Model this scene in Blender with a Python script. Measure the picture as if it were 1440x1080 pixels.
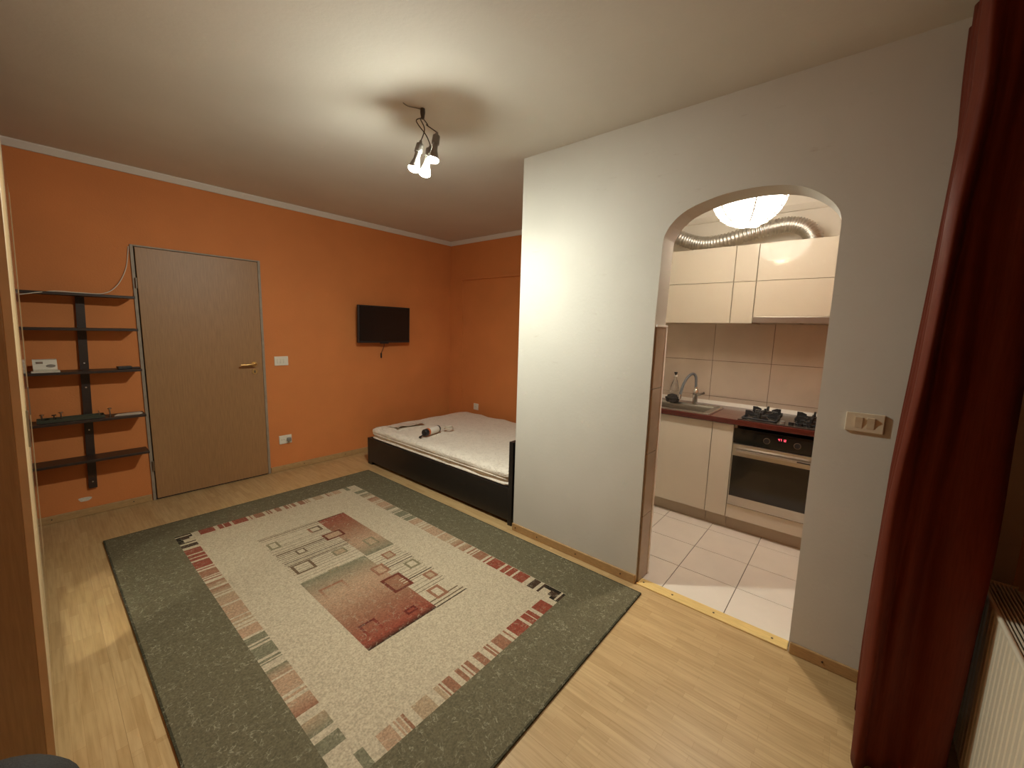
import bpy, bmesh, math, random
import numpy as np
from mathutils import Vector, Matrix
random.seed(7)
for o in list(bpy.data.objects): bpy.data.objects.remove(o)
S = bpy.context.scene
C = S.collection

# ------------------------------------------------------------------ camera
YAW, PITCH, ROLL, ZC, FPX = 0.869, 0.1349, 0.0285, 1.497, 570.58
cy, sy, cp, sp = math.cos(YAW), math.sin(YAW), math.cos(PITCH), math.sin(PITCH)
fw = Vector((sy*cp, cy*cp, -sp)); rt = Vector((cy, -sy, 0)); up = rt.cross(fw)
r2 = rt*math.cos(ROLL) + up*math.sin(ROLL); u2 = -rt*math.sin(ROLL) + up*math.cos(ROLL)
cam = bpy.data.cameras.new('camera'); cam.sensor_width = 36; cam.lens = FPX/1440*36
cam.clip_start = 0.02
co = bpy.data.objects.new('camera', cam); C.objects.link(co)
co.matrix_world = Matrix(((r2.x, u2.x, -fw.x, 0), (r2.y, u2.y, -fw.y, 0), (r2.z, u2.z, -fw.z, ZC), (0, 0, 0, 1)))
S.camera = co
# ------------------------------------------------------------------ world (night outside) and exposure
w = bpy.data.worlds.new('night'); S.world = w; w.use_nodes = True
w.node_tree.nodes['Background'].inputs[0].default_value = (0.010, 0.012, 0.018, 1)
w.node_tree.nodes['Background'].inputs[1].default_value = 0.3
S.view_settings.view_transform = 'Standard'; S.view_settings.look = 'None'
S.view_settings.gamma = 1; S.view_settings.use_curve_mapping = False
S.view_settings.exposure = 0.0
S.cycles.blur_glossy = 0.0; S.cycles.sample_clamp_indirect = 0.0; S.cycles.caustics_reflective = True
S.cycles.max_bounces = 10; S.cycles.diffuse_bounces = 6; S.cycles.glossy_bounces = 4
BULB_L, BULB_C = 1920.0, (0.98, 1.0, 0.87, 1)
LANTERN_L, LANTERN_C = 15.0, (1.0, 0.92, 0.79, 1)

# ------------------------------------------------------------------ measures (metres)
W, D, A, H = 2.229, 4.332, 3.77, 2.625      # white wall, door wall, alcove wall, ceiling
YE = 1.834                                  # free end of the white partition
WI = 2.39                                   # kitchen side of the partition
XL, YF = -0.68, -0.52                       # left wall, window wall
KW, KU, KD = 3.97, 3.62, 3.37               # kitchen wall, upper door fronts, base door fronts
A1, A2 = 0.868, 0.100                       # arch jambs
YK = 1.73                                   # kitchen side wall

# ------------------------------------------------------------------ materials
def s2l(c): return tuple(((v/255)/12.92 if v/255 <= .04045 else ((v/255+.055)/1.055)**2.4) for v in c)
MATS = {}
def mat(name, col, rough=.6, metal=0, var=.0, vscale=8, bump=0, bscale=120, spec=.5, stretch=None, coat=0, trans=0, emit=None, estr=0, sss=0):
    m = bpy.data.materials.new(name); m.use_nodes = True; n = m.node_tree.nodes; l = m.node_tree.links
    b = n['Principled BSDF']; b.inputs['Base Color'].default_value = (*col, 1)
    b.inputs['Roughness'].default_value = rough; b.inputs['Metallic'].default_value = metal
    b.inputs['Specular IOR Level'].default_value = spec; b.inputs['Coat Weight'].default_value = coat
    b.inputs['Coat Roughness'].default_value = .05
    b.inputs['Transmission Weight'].default_value = trans
    if emit: b.inputs['Emission Color'].default_value = emit; b.inputs['Emission Strength'].default_value = estr
    if var or bump:
        tc = n.new('ShaderNodeTexCoord'); mp = n.new('ShaderNodeMapping')
        l.new(tc.outputs['Object'], mp.inputs[0])
        if stretch: mp.inputs['Scale'].default_value = stretch
    if var:
        t = n.new('ShaderNodeTexNoise'); t.inputs['Scale'].default_value = vscale; t.inputs['Detail'].default_value = 6
        l.new(mp.outputs[0], t.inputs['Vector'])
        rp = n.new('ShaderNodeValToRGB'); rp.color_ramp.elements[0].position = .3; rp.color_ramp.elements[1].position = .72
        rp.color_ramp.elements[0].color = (*[c*(1-var) for c in col], 1); rp.color_ramp.elements[1].color = (*[min(1, c*(1+var*.6)) for c in col], 1)
        l.new(t.outputs[0], rp.inputs[0]); l.new(rp.outputs[0], b.inputs['Base Color'])
    if bump:
        t2 = n.new('ShaderNodeTexNoise'); t2.inputs['Scale'].default_value = bscale; t2.inputs['Detail'].default_value = 4
        l.new(mp.outputs[0], t2.inputs['Vector']); bp = n.new('ShaderNodeBump'); bp.inputs['Strength'].default_value = bump; bp.inputs['Distance'].default_value = .004
        l.new(t2.outputs[0], bp.inputs['Height']); l.new(bp.outputs[0], b.inputs['Normal'])
    MATS[name] = m; return m
M = MATS
mat('ceiling_paint', (.62, .585, .515), .85, var=.05, vscale=2, bump=.15, bscale=60)
mat('orange_paint', (.60, .205, .055), .75, var=.06, vscale=3, bump=.2, bscale=90)
mat('cornice_paint', (.66, .62, .56), .7)
mat('kitchen_paint', (.70, .65, .56), .8, var=.03)
mat('plaster_chip', (.6, .55, .45), .9, var=.2, vscale=60)
mat('baseboard_wood', (.42, .26, .11), .5, var=.2, vscale=12, stretch=(3, 3, 20))
mat('pine', (.66, .46, .17), .45, var=.18, vscale=10, stretch=(30, 2, 30))
mat('nail', (.04, .025, .015), .5)
mat('beech', (.335, .18, .075), .45, var=.16, vscale=7, stretch=(16, 16, 1.2), bump=.05)
mat('wardrobe_beech', (.30, .195, .09), .4, var=.16, vscale=7, stretch=(16, 16, 1.2))
mat('wardrobe_edge', (.55, .40, .22), .45, var=.1)
mat('door_frame_paint', (.30, .24, .18), .5, var=.15, vscale=20)
mat('gap_dark', (.02, .012, .008), .9)
mat('brass', (.62, .40, .16), .3, 1)
mat('white_plastic', (.72, .68, .58), .4)
mat('switch_plastic', (.58, .50, .37), .4)
mat('socket_hole', (.03, .03, .03), .6)
mat('black_plastic', (.012, .011, .012), .45)
mat('tv_screen', (.006, .006, .007), .22)
mat('dark_shelf', (.030, .016, .011), .42, var=.25, vscale=15, stretch=(2, 20, 20))
mat('steel_screw', (.6, .58, .55), .3, 1)
mat('bed_black', (.010, .008, .008), .38, var=.2, vscale=20)
mat('cream_cabinet', (.62, .555, .45), .10, spec=.28)
mat('cabinet_body', (.60, .50, .36), .4)
mat('plinth', (.42, .35, .26), .35)
mat('grout', (.16, .12, .09), .9)
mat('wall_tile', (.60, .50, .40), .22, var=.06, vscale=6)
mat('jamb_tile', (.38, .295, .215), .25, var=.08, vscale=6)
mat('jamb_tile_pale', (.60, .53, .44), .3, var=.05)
mat('floor_tile', (.66, .59, .51), .3, var=.04, vscale=6, bump=.05, bscale=40)
mat('floor_grout', (.13, .10, .08), .9)
mat('white_trim', (.78, .74, .67), .35)
mat('worktop', (.10, .019, .013), .22, var=.35, vscale=14, stretch=(14, 1.5, 14), coat=.3)
mat('steel', (.55, .52, .47), .28, 1, var=.06, vscale=30, stretch=(1, .1, 20))
mat('steel_dark', (.33, .30, .26), .3, 1)
mat('steel_hood', (.38, .34, .30), .35, 1)
mat('chrome', (.75, .74, .72), .12, 1)
mat('hose_grey', (.16, .17, .18), .4)
mat('duct_alu', (.62, .60, .56), .36, 1)
mat('black_glass', (.006, .006, .006), .07, coat=.2)
mat('oven_glass', (.018, .014, .011), .12)
mat('hob_glass', (.05, .042, .034), .18)
mat('cast_iron', (.012, .012, .012), .6, bump=.3)
mat('dial_grey', (.30, .29, .27), .35, .5)
mat('red_led', (.1, .0, .01), .5, emit=(1, .08, .12, 1), estr=2.5)
mat('sponge_dark', (.035, .03, .026), .9, bump=1, bscale=150)
mat('clear_plastic', (.9, .9, .88), .08, trans=.92)
mat('film_plastic', (.62, .55, .47), .25)
mat('label_white', (.7, .66, .58), .5)
mat('orange_ring', (.55, .13, .04), .5)
mat('paper', (.62, .56, .46), .8)
mat('tray_green', (.045, .045, .025), .5)
mat('bulb_plastic', (.22, .21, .19), .5)
mat('socket_grey', (.20, .19, .17), .6)
mat('wire_dark', (.06, .05, .04), .6)
mat('wire_white', (.62, .55, .45), .5)
mat('bulb_glow', (.8, .8, .8), .4, emit=BULB_C, estr=BULB_L)
mat('rib_wire', (.42, .37, .30), .6)
mat('radiator_enamel', (.66, .60, .47), .35)
mat('radiator_dark', (.12, .10, .07), .5)
mat('window_wood', (.06, .03, .015), .5)
mat('chair_black', (.016, .013, .010), .75, bump=.4, bscale=400)
mat('chair_base', (.015, .015, .016), .4)
mat('rail_metal', (.30, .26, .2), .35, .8)
mat('scuff', (.33, .28, .22), .9)

# lantern paper
def lantern_mat():
    m = bpy.data.materials.new('lantern_paper'); m.use_nodes = True; b = m.node_tree.nodes['Principled BSDF']
    b.inputs['Base Color'].default_value = (.8, .76, .68, 1); b.inputs['Roughness'].default_value = .9
    b.inputs['Emission Color'].default_value = LANTERN_C; b.inputs['Emission Strength'].default_value = LANTERN_L
    MATS['lantern_paper'] = m
lantern_mat()
mat('lantern_bulb', (.8, .8, .8), .4, emit=LANTERN_C, estr=1600)
def glass_mat():
    m = bpy.data.materials.new('pane_glass'); m.use_nodes = True; b = m.node_tree.nodes['Principled BSDF']
    b.inputs['Base Color'].default_value = (1, 1, 1, 1); b.inputs['Roughness'].default_value = .02; b.inputs['Transmission Weight'].default_value = 1
    b.inputs['IOR'].default_value = 1.45; MATS['pane_glass'] = m
glass_mat()
def mirror_mat():
    m = bpy.data.materials.new('mirror'); m.use_nodes = True; b = m.node_tree.nodes['Principled BSDF']
    b.inputs['Base Color'].default_value = (.85, .86, .84, 1); b.inputs['Metallic'].default_value = 1; b.inputs['Roughness'].default_value = .13
    MATS['mirror'] = m
mirror_mat()
def curtain_mat():
    m = bpy.data.materials.new('curtain_cloth'); m.use_nodes = True; n = m.node_tree.nodes; l = m.node_tree.links
    b = n['Principled BSDF']; b.inputs['Base Color'].default_value = (.10, .018, .009, 1); b.inputs['Roughness'].default_value = .6
    b.inputs['Specular IOR Level'].default_value = .1
    t = n.new('ShaderNodeTexNoise'); t.inputs['Scale'].default_value = 30; tc = n.new('ShaderNodeTexCoord'); mp = n.new('ShaderNodeMapping'); mp.inputs['Scale'].default_value = (6, 6, .4)
    l.new(tc.outputs['Object'], mp.inputs[0]); l.new(mp.outputs[0], t.inputs['Vector'])
    rp = n.new('ShaderNodeValToRGB'); rp.color_ramp.elements[0].color = (.085, .016, .008, 1); rp.color_ramp.elements[1].color = (.14, .030, .015, 1)
    l.new(t.outputs[0], rp.inputs[0]); l.new(rp.outputs[0], b.inputs['Base Color'])
    MATS['curtain_cloth'] = m
curtain_mat()
def white_wall_mat():       # white paint with faint mottling and a few grey scuffs
    m = bpy.data.materials.new('white_paint'); m.use_nodes = True; n = m.node_tree.nodes; l = m.node_tree.links
    b = n['Principled BSDF']; b.inputs['Roughness'].default_value = .8
    tc = n.new('ShaderNodeTexCoord')
    t = n.new('ShaderNodeTexNoise'); t.inputs['Scale'].default_value = 1.6; t.inputs['Detail'].default_value = 5; l.new(tc.outputs['Object'], t.inputs['Vector'])
    rp = n.new('ShaderNodeValToRGB'); rp.color_ramp.elements[0].position = .35; rp.color_ramp.elements[1].position = .65
    rp.color_ramp.elements[0].color = (.53, .52, .465, 1); rp.color_ramp.elements[1].color = (.57, .56, .505, 1); l.new(t.outputs[0], rp.inputs[0])
    mp = n.new('ShaderNodeMapping'); mp.inputs['Scale'].default_value = (1, 3.0, 14); l.new(tc.outputs['Object'], mp.inputs[0])
    s = n.new('ShaderNodeTexNoise'); s.inputs['Scale'].default_value = 1.7; s.inputs['Detail'].default_value = 9; s.inputs['Roughness'].default_value = .7; l.new(mp.outputs[0], s.inputs['Vector'])
    r3 = n.new('ShaderNodeValToRGB'); r3.color_ramp.elements[0].position = .635; r3.color_ramp.elements[1].position = .75; r3.color_ramp.elements[0].color = (0, 0, 0, 1); r3.color_ramp.elements[1].color = (.55, .55, .55, 1)
    l.new(s.outputs[0], r3.inputs[0])
    mx = n.new('ShaderNodeMixRGB'); mx.inputs[2].default_value = (.40, .35, .29, 1)
    l.new(r3.outputs[0], mx.inputs[0]); l.new(rp.outputs[0], mx.inputs[1]); l.new(mx.outputs[0], b.inputs['Base Color'])
    t2 = n.new('ShaderNodeTexNoise'); t2.inputs['Scale'].default_value = 60; l.new(tc.outputs['Object'], t2.inputs['Vector'])
    bp = n.new('ShaderNodeBump'); bp.inputs['Strength'].default_value = .12; bp.inputs['Distance'].default_value = .004; l.new(t2.outputs[0], bp.inputs['Height']); l.new(bp.outputs[0], b.inputs['Normal'])
    MATS['white_paint'] = m
white_wall_mat()
def laminate_mat():         # pale strip laminate: narrow staves along Y
    m = bpy.data.materials.new('laminate'); m.use_nodes = True; n = m.node_tree.nodes; l = m.node_tree.links
    b = n['Principled BSDF']; b.inputs['Roughness'].default_value = .36
    tc = n.new('ShaderNodeTexCoord'); oi = n.new('ShaderNodeObjectInfo')
    sc = n.new('ShaderNodeVectorMath'); sc.operation = 'SCALE'; sc.inputs[0].default_value = (0, 17.3, 0); l.new(oi.outputs['Random'], sc.inputs['Scale'])
    ad = n.new('ShaderNodeVectorMath'); l.new(tc.outputs['Object'], ad.inputs[0]); l.new(sc.outputs[0], ad.inputs[1])
    rot = n.new('ShaderNodeMapping'); rot.inputs['Rotation'].default_value = (0, 0, math.pi/2); l.new(ad.outputs[0], rot.inputs[0])
    br = n.new('ShaderNodeTexBrick'); br.offset = .37; br.inputs['Scale'].default_value = 1; br.inputs['Brick Width'].default_value = .27; br.inputs['Row Height'].default_value = .0325
    br.inputs['Mortar Size'].default_value = .0006; br.inputs['Mortar Smooth'].default_value = .6; br.inputs['Bias'].default_value = 0
    br.inputs['Color1'].default_value = (.50, .345, .17, 1); br.inputs['Color2'].default_value = (.42, .275, .125, 1); br.inputs['Mortar'].default_value = (.34, .20, .08, 1)
    l.new(rot.outputs[0], br.inputs['Vector'])
    mp = n.new('ShaderNodeMapping'); mp.inputs['Scale'].default_value = (90, 5, 1); l.new(ad.outputs[0], mp.inputs[0])
    t = n.new('ShaderNodeTexNoise'); t.inputs['Scale'].default_value = 1; t.inputs['Detail'].default_value = 5; l.new(mp.outputs[0], t.inputs['Vector'])
    rp = n.new('ShaderNodeValToRGB'); rp.color_ramp.elements[0].position = .3; rp.color_ramp.elements[1].position = .6
    rp.color_ramp.elements[0].color = (.74, .70, .62, 1); rp.color_ramp.elements[1].color = (1, 1, 1, 1); l.new(t.outputs[0], rp.inputs[0])
    mx = n.new('ShaderNodeMixRGB'); mx.blend_type = 'MULTIPLY'; mx.inputs[0].default_value = .75; l.new(br.outputs[0], mx.inputs[1]); l.new(rp.outputs[0], mx.inputs[2])
    l.new(mx.outputs[0], b.inputs['Base Color']); MATS['laminate'] = m
laminate_mat()
def rug_mat():
    m = bpy.data.materials.new('rug_pile'); m.use_nodes = True; n = m.node_tree.nodes; l = m.node_tree.links
    b = n['Principled BSDF']; b.inputs['Roughness'].default_value = .95; b.inputs['Specular IOR Level'].default_value = .1
    at = n.new('ShaderNodeAttribute'); at.attribute_name = 'pattern'
    tc = n.new('ShaderNodeTexCoord')
    def thread(scale, off, wid):
        mp = n.new('ShaderNodeMapping'); mp.inputs['Location'].default_value = off; l.new(tc.outputs['Object'], mp.inputs[0])
        t = n.new('ShaderNodeTexNoise'); t.inputs['Scale'].default_value = scale; t.inputs['Detail'].default_value = 2.5; t.inputs['Distortion'].default_value = .6; l.new(mp.outputs[0], t.inputs['Vector'])
        s = n.new('ShaderNodeMath'); s.operation = 'SUBTRACT'; s.inputs[1].default_value = .5; l.new(t.outputs[0], s.inputs[0])
        a = n.new('ShaderNodeMath'); a.operation = 'ABSOLUTE'; l.new(s.outputs[0], a.inputs[0])
        r = n.new('ShaderNodeMapRange'); r.inputs['From Min'].default_value = 0; r.inputs['From Max'].default_value = wid; r.inputs['To Min'].default_value = 1; r.inputs['To Max'].default_value = 0
        l.new(a.outputs[0], r.inputs[0]); return r.outputs[0]
    a1 = thread(15, (0, 0, 0), .014); a2 = thread(21, (5, 3, 1), .016)
    mxm = n.new('ShaderNodeMath'); mxm.operation = 'MAXIMUM'; l.new(a1, mxm.inputs[0]); l.new(a2, mxm.inputs[1])
    # fade threads with a slow mask so that they come as broken dashes
    tm = n.new('ShaderNodeTexNoise'); tm.inputs['Scale'].default_value = 40; l.new(tc.outputs['Object'], tm.inputs['Vector'])
    rm = n.new('ShaderNodeMapRange'); rm.inputs['From Min'].default_value = .42; rm.inputs['From Max'].default_value = .62; l.new(tm.outputs[0], rm.inputs[0])
    ml = n.new('ShaderNodeMath'); ml.operation = 'MULTIPLY'; l.new(mxm.outputs[0], ml.inputs[0]); l.new(rm.outputs[0], ml.inputs[1])
    k = n.new('ShaderNodeMath'); k.operation = 'MULTIPLY'; k.inputs[1].default_value = .48; l.new(ml.outputs[0], k.inputs[0])
    mx = n.new('ShaderNodeMixRGB'); mx.inputs[2].default_value = (.42, .38, .27, 1); l.new(k.outputs[0], mx.inputs[0]); l.new(at.outputs['Color'], mx.inputs[1])
    t = n.new('ShaderNodeTexNoise'); t.inputs['Scale'].default_value = 130; t.inputs['Detail'].default_value = 4; l.new(tc.outputs['Object'], t.inputs['Vector'])
    rp = n.new('ShaderNodeValToRGB'); rp.color_ramp.elements[0].position = .33; rp.color_ramp.elements[1].position = .66; rp.color_ramp.elements[0].color = (.70, .70, .69, 1); rp.color_ramp.elements[1].color = (1.12, 1.12, 1.1, 1)
    l.new(t.outputs[0], rp.inputs[0])
    m2 = n.new('ShaderNodeMixRGB'); m2.blend_type = 'MULTIPLY'; m2.inputs[0].default_value = 1; l.new(mx.outputs[0], m2.inputs[1]); l.new(rp.outputs[0], m2.inputs[2])
    l.new(m2.outputs[0], b.inputs['Base Color'])
    bp = n.new('ShaderNodeBump'); bp.inputs['Strength'].default_value = .5; bp.inputs['Distance'].default_value = .003; l.new(t.outputs[0], bp.inputs['Height']); l.new(bp.outputs[0], b.inputs['Normal'])
    MATS['rug_pile'] = m
rug_mat()
def mattress_mat():
    m = bpy.data.materials.new('mattress_cloth'); m.use_nodes = True; n = m.node_tree.nodes; l = m.node_tree.links
    b = n['Principled BSDF']; b.inputs['Roughness'].default_value = .7; b.inputs['Sheen Weight'].default_value = .1
    tc = n.new('ShaderNodeTexCoord')
    v = n.new('ShaderNodeTexNoise'); v.inputs['Scale'].default_value = 14; v.inputs['Detail'].default_value = 3; v.inputs['Distortion'].default_value = 1.2; l.new(tc.outputs['Object'], v.inputs['Vector'])
    s = n.new('ShaderNodeMath'); s.operation = 'SUBTRACT'; s.inputs[1].default_value = .5; l.new(v.outputs[0], s.inputs[0])
    a = n.new('ShaderNodeMath'); a.operation = 'ABSOLUTE'; l.new(s.outputs[0], a.inputs[0])
    r = n.new('ShaderNodeMapRange'); r.inputs['From Max'].default_value = .05; l.new(a.outputs[0], r.inputs[0])
    rp = n.new('ShaderNodeMixRGB'); rp.inputs[1].default_value = (.66, .60, .51, 1); rp.inputs[2].default_value = (.76, .70, .60, 1); l.new(r.outputs[0], rp.inputs[0]); l.new(rp.outputs[0], b.inputs['Base Color'])
    bp = n.new('ShaderNodeBump'); bp.inputs['Strength'].default_value = .5; bp.inputs['Distance'].default_value = .006; l.new(r.outputs[0], bp.inputs['Height']); l.new(bp.outputs[0], b.inputs['Normal'])
    MATS['mattress_cloth'] = m
mattress_mat()

# ------------------------------------------------------------------ mesh helpers
def obj(name, bm, m, parent=None, loc=(0, 0, 0), smooth=False, rot=None):
    me = bpy.data.meshes.new(name); bm.normal_update(); bm.to_mesh(me); bm.free()
    o = bpy.data.objects.new(name, me); C.objects.link(o); o.location = loc
    if rot: o.rotation_euler = rot
    for mm in (m if isinstance(m, (list, tuple)) else [m]): me.materials.append(M[mm])
    if smooth:
        for p in me.polygons: p.use_smooth = True
        try: me.set_sharp_from_angle(angle=math.radians(40))
        except Exception: pass
    if parent is not None: o.parent = parent
    return o
def tag(o, label, cat, group=None, kind=None):
    if label: o['label'] = label
    if cat: o['category'] = cat
    if group: o['group'] = group
    if kind: o['kind'] = kind
    return o
def thing(name, label, cat, loc=(0, 0, 0), group=None, rotz=0):
    o = bpy.data.objects.new(name, None); C.objects.link(o); o.location = loc; o.rotation_euler.z = rotz
    o.empty_display_size = .05
    return tag(o, label, cat, group)
def struct(name, bm, m, label=None, cat=None, parent=None, **k):
    o = obj(name, bm, m, parent, **k); o['kind'] = 'structure'
    if label: o['label'] = label
    if cat: o['category'] = cat
    return o
def bx(x0, x1, y0, y1, z0, z1, bev=0, seg=2, bm=None):
    b = bmesh.new()
    bmesh.ops.create_cube(b, size=1, matrix=Matrix.Translation(((x0+x1)/2, (y0+y1)/2, (z0+z1)/2)) @ Matrix.Diagonal((abs(x1-x0), abs(y1-y0), abs(z1-z0), 1)))
    if bev: bmesh.ops.bevel(b, geom=b.edges[:], offset=bev, segments=seg, affect='EDGES', profile=.5)
    if bm is None: return b
    join(bm, b); return bm
def join(bm, b, mi=None):
    me = bpy.data.meshes.new('tmp'); b.to_mesh(me); b.free()
    n0 = len(bm.faces); bm.from_mesh(me); bpy.data.meshes.remove(me)
    if mi is not None:
        bm.faces.ensure_lookup_table()
        for f in bm.faces[n0:]: f.material_index = mi
    return bm
def cyl(p0, p1, r0, r1=None, seg=20, bm=None, caps=True):
    r1 = r0 if r1 is None else r1
    p0, p1 = Vector(p0), Vector(p1); d = p1-p0
    b = bmesh.new(); q = d.to_track_quat('Z', 'Y').to_matrix().to_4x4()
    bmesh.ops.create_cone(b, cap_ends=caps, segments=seg, radius1=r0, radius2=r1, depth=d.length, matrix=Matrix.Translation((p0+p1)/2) @ q)
    if bm is None: return b
    join(bm, b); return bm
def tube(pts, r, seg=10, bm=None, closed=False, radii=None):
    pts = [Vector(p) for p in pts]; b = bm if bm is not None else bmesh.new(); rings = []
    n = len(pts); prev = None
    for i, p in enumerate(pts):
        if closed: t = (pts[(i+1) % n]-pts[i-1]).normalized()
        else: t = ((pts[i+1] if i < n-1 else p)-(pts[i-1] if i > 0 else p)).normalized()
        if prev is None:
            a = Vector((0, 0, 1)) if abs(t.z) < .9 else Vector((1, 0, 0)); u = t.cross(a).normalized()
        else:
            u = (prev-t*prev.dot(t)).normalized()
        prev = u; v = t.cross(u); rr = radii[i] if radii else r
        rings.append([b.verts.new(p+(u*math.cos(2*math.pi*k/seg)+v*math.sin(2*math.pi*k/seg))*rr) for k in range(seg)])
    for i in range(n if closed else n-1):
        r1_, r2_ = rings[i], rings[(i+1) % n]
        for k in range(seg): b.faces.new((r1_[k], r1_[(k+1) % seg], r2_[(k+1) % seg], r2_[k]))
    if not closed: b.faces.new(rings[0][::-1]); b.faces.new(rings[-1])
    return b
def lathe(prof, seg=28, bm=None, mtx=None):     # prof: (r,z) list
    b = bmesh.new(); rings = []
    for r, z in prof:
        if r < 1e-5: rings.append([b.verts.new((0, 0, z))])
        else: rings.append([b.verts.new((r*math.cos(2*math.pi*k/seg), r*math.sin(2*math.pi*k/seg), z)) for k in range(seg)])
    for i in range(len(rings)-1):
        a, c = rings[i], rings[i+1]
        for k in range(seg):
            k2 = (k+1) % seg
            if len(a) == 1 and len(c) == 1: continue
            if len(a) == 1: b.faces.new((a[0], c[k2], c[k]))
            elif len(c) == 1: b.faces.new((a[k], a[k2], c[0]))
            else: b.faces.new((a[k], a[k2], c[k2], c[k]))
    bmesh.ops.recalc_face_normals(b, faces=b.faces[:])
    if mtx is not None: bmesh.ops.transform(b, matrix=mtx, verts=b.verts[:])
    if bm is None: return b
    join(bm, b); return bm
def prism(poly, ax, lo, hi):        # poly in the other two axes (cyclic order), extruded along axis ax
    b = bmesh.new()
    def P(u, v, t): return {0: (t, u, v), 1: (u, t, v), 2: (u, v, t)}[ax]
    a = [b.verts.new(P(u, v, lo)) for u, v in poly]; c = [b.verts.new(P(u, v, hi)) for u, v in poly]
    b.faces.new(a[::-1]); b.faces.new(c); n = len(poly)
    for i in range(n): b.faces.new((a[i], a[(i+1) % n], c[(i+1) % n], c[i]))
    bmesh.ops.recalc_face_normals(b, faces=b.faces[:]); return b
def catmull(pts, k=6, closed=False):
    pts = [Vector(p) for p in pts]; n = len(pts); out = []
    for i in range(n if closed else n-1):
        if closed: p0, p1, p2, p3 = pts[i-1], pts[i], pts[(i+1) % n], pts[(i+2) % n]
        else: p0, p1, p2, p3 = pts[max(i-1, 0)], pts[i], pts[i+1], pts[min(i+2, n-1)]
        for j in range(k):
            t = j/k
            out.append(.5*((2*p1)+(-p0+p2)*t+(2*p0-5*p1+4*p2-p3)*t*t+(-p0+3*p1-3*p2+p3)*t**3))
    if not closed: out.append(pts[-1])
    return out

# ================================================================== ROOM SHELL
floor = struct('floor', bx(XL, A, YF, D, -.12, -.0085), 'gap_dark', 'pale strip laminate floor of the room', 'floor')
PW = .195
def plank(x0, x1, y0, y1):
    b = bx(0, x1-x0-.0003, 0, y1-y0-.0003, -.0082, 0)
    obj('plank', b, 'laminate', floor, (x0, y0, 0))
x = XL; row = 0
while x < A-.01:
    x1 = min(x+PW, A)
    y = (YF if x < 2.26 else YE) ; y_end = D; y0 = y
    if x < 2.26 < x1: x1 = 2.26
    first = ((row*0.43) % 1.0)*1.0+.28; ln = first
    while y0 < y_end-.01:
        y1 = min(y0+ln, y_end); plank(x, x1, y0, y1); y0 = y1; ln = 1.285
    x = x1; row += 1
struct('ceiling', bx(XL-.1, KW+.1, YF-.1, D+.1, H, H+.1), 'ceiling_paint', 'off white painted ceiling', 'ceiling')

# door wall with a doorway
DX0, DX1, DH = .553, 1.415, 2.045
bm = bx(XL-.1, DX0, D, D+.15, 0, H); bx(DX1, A+.1, D, D+.15, 0, H, bm=bm); bx(DX0, DX1, D, D+.15, DH, H, bm=bm); bx(DX0, DX1, D+.13, D+.15, 0, DH, bm=bm)
wb = struct('wall_back', bm, 'orange_paint', 'orange painted wall with the door and television', 'wall')
bm = bmesh.new()        # bare plaster patch under the shelves
vs = [bm.verts.new((.155+.034*math.cos(a)*(1+.18*math.sin(3*a+.5)), D-.0012, .128+.019*math.sin(a)*(1+.2*math.cos(2*a)))) for a in [i*math.pi/9 for i in range(18)]]
bm.faces.new(vs); bmesh.ops.recalc_face_normals(bm, faces=bm.faces[:]); r = bmesh.ops.extrude_face_region(bm, geom=bm.faces[:]); bmesh.ops.translate(bm, verts=[v for v in r['geom'] if isinstance(v, bmesh.types.BMVert)], vec=(0, .0012, 0))
o = obj('plaster_patch', bm, 'plaster_chip', wb); o['label'] = 'bare plaster patch below the wall shelf'
struct('wall_left', bx(XL-.1, XL, YF, D, 0, H), 'orange_paint', 'orange wall behind the wardrobe', 'wall')
struct('wall_alcove', bx(A, A+.1, YE, D, 0, H), 'orange_paint', 'orange alcove wall beside the bed', 'wall')
bm = bx(A-.012, A, 4.08, D, 0, 2.12); bx(A-.03, A, YE, 4.1, 2.115, 2.140, bm=bm)
struct('trim_1', bm, 'orange_paint', 'orange boxed pipe chase in the alcove corner', 'trim')
# white partition with the arch
arch = [(A2, 0), (.106, .8), (.108, 1.60), (.110, 1.93), (.112, 1.993), (.13, 2.041), (.172, 2.089), (.231, 2.132), (.302, 2.16), (.412, 2.177), (.529, 2.176), (.632, 2.161), (.742, 2.126), (.81, 2.075), (.846, 2.02), (.856, 1.975), (.859, 1.86), (.866, 1.60), (.868, .8), (A1, 0)]
arch = arch[:3]+[(q.x, q.y) for q in catmull([(a, b_, 0) for a, b_ in arch[3:17]], 4)]+arch[17:]
bm = prism([(YF, 0)]+arch+[(YE, 0), (YE, H), (YF, H)], 0, W, WI)
wp = struct('wall_partition', bm, 'white_paint', 'white painted partition wall with arched opening to the kitchen', 'wall')
struct('wall_divider', bx(WI, KW, YK, YE, 0, H), 'white_paint', 'white wall between alcove and kitchen', 'wall')
wk = struct('wall_kitchen', bx(KW, KW+.1, YF, YE, 0, H), 'kitchen_paint', 'cream kitchen wall behind the cabinets', 'wall')
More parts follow.
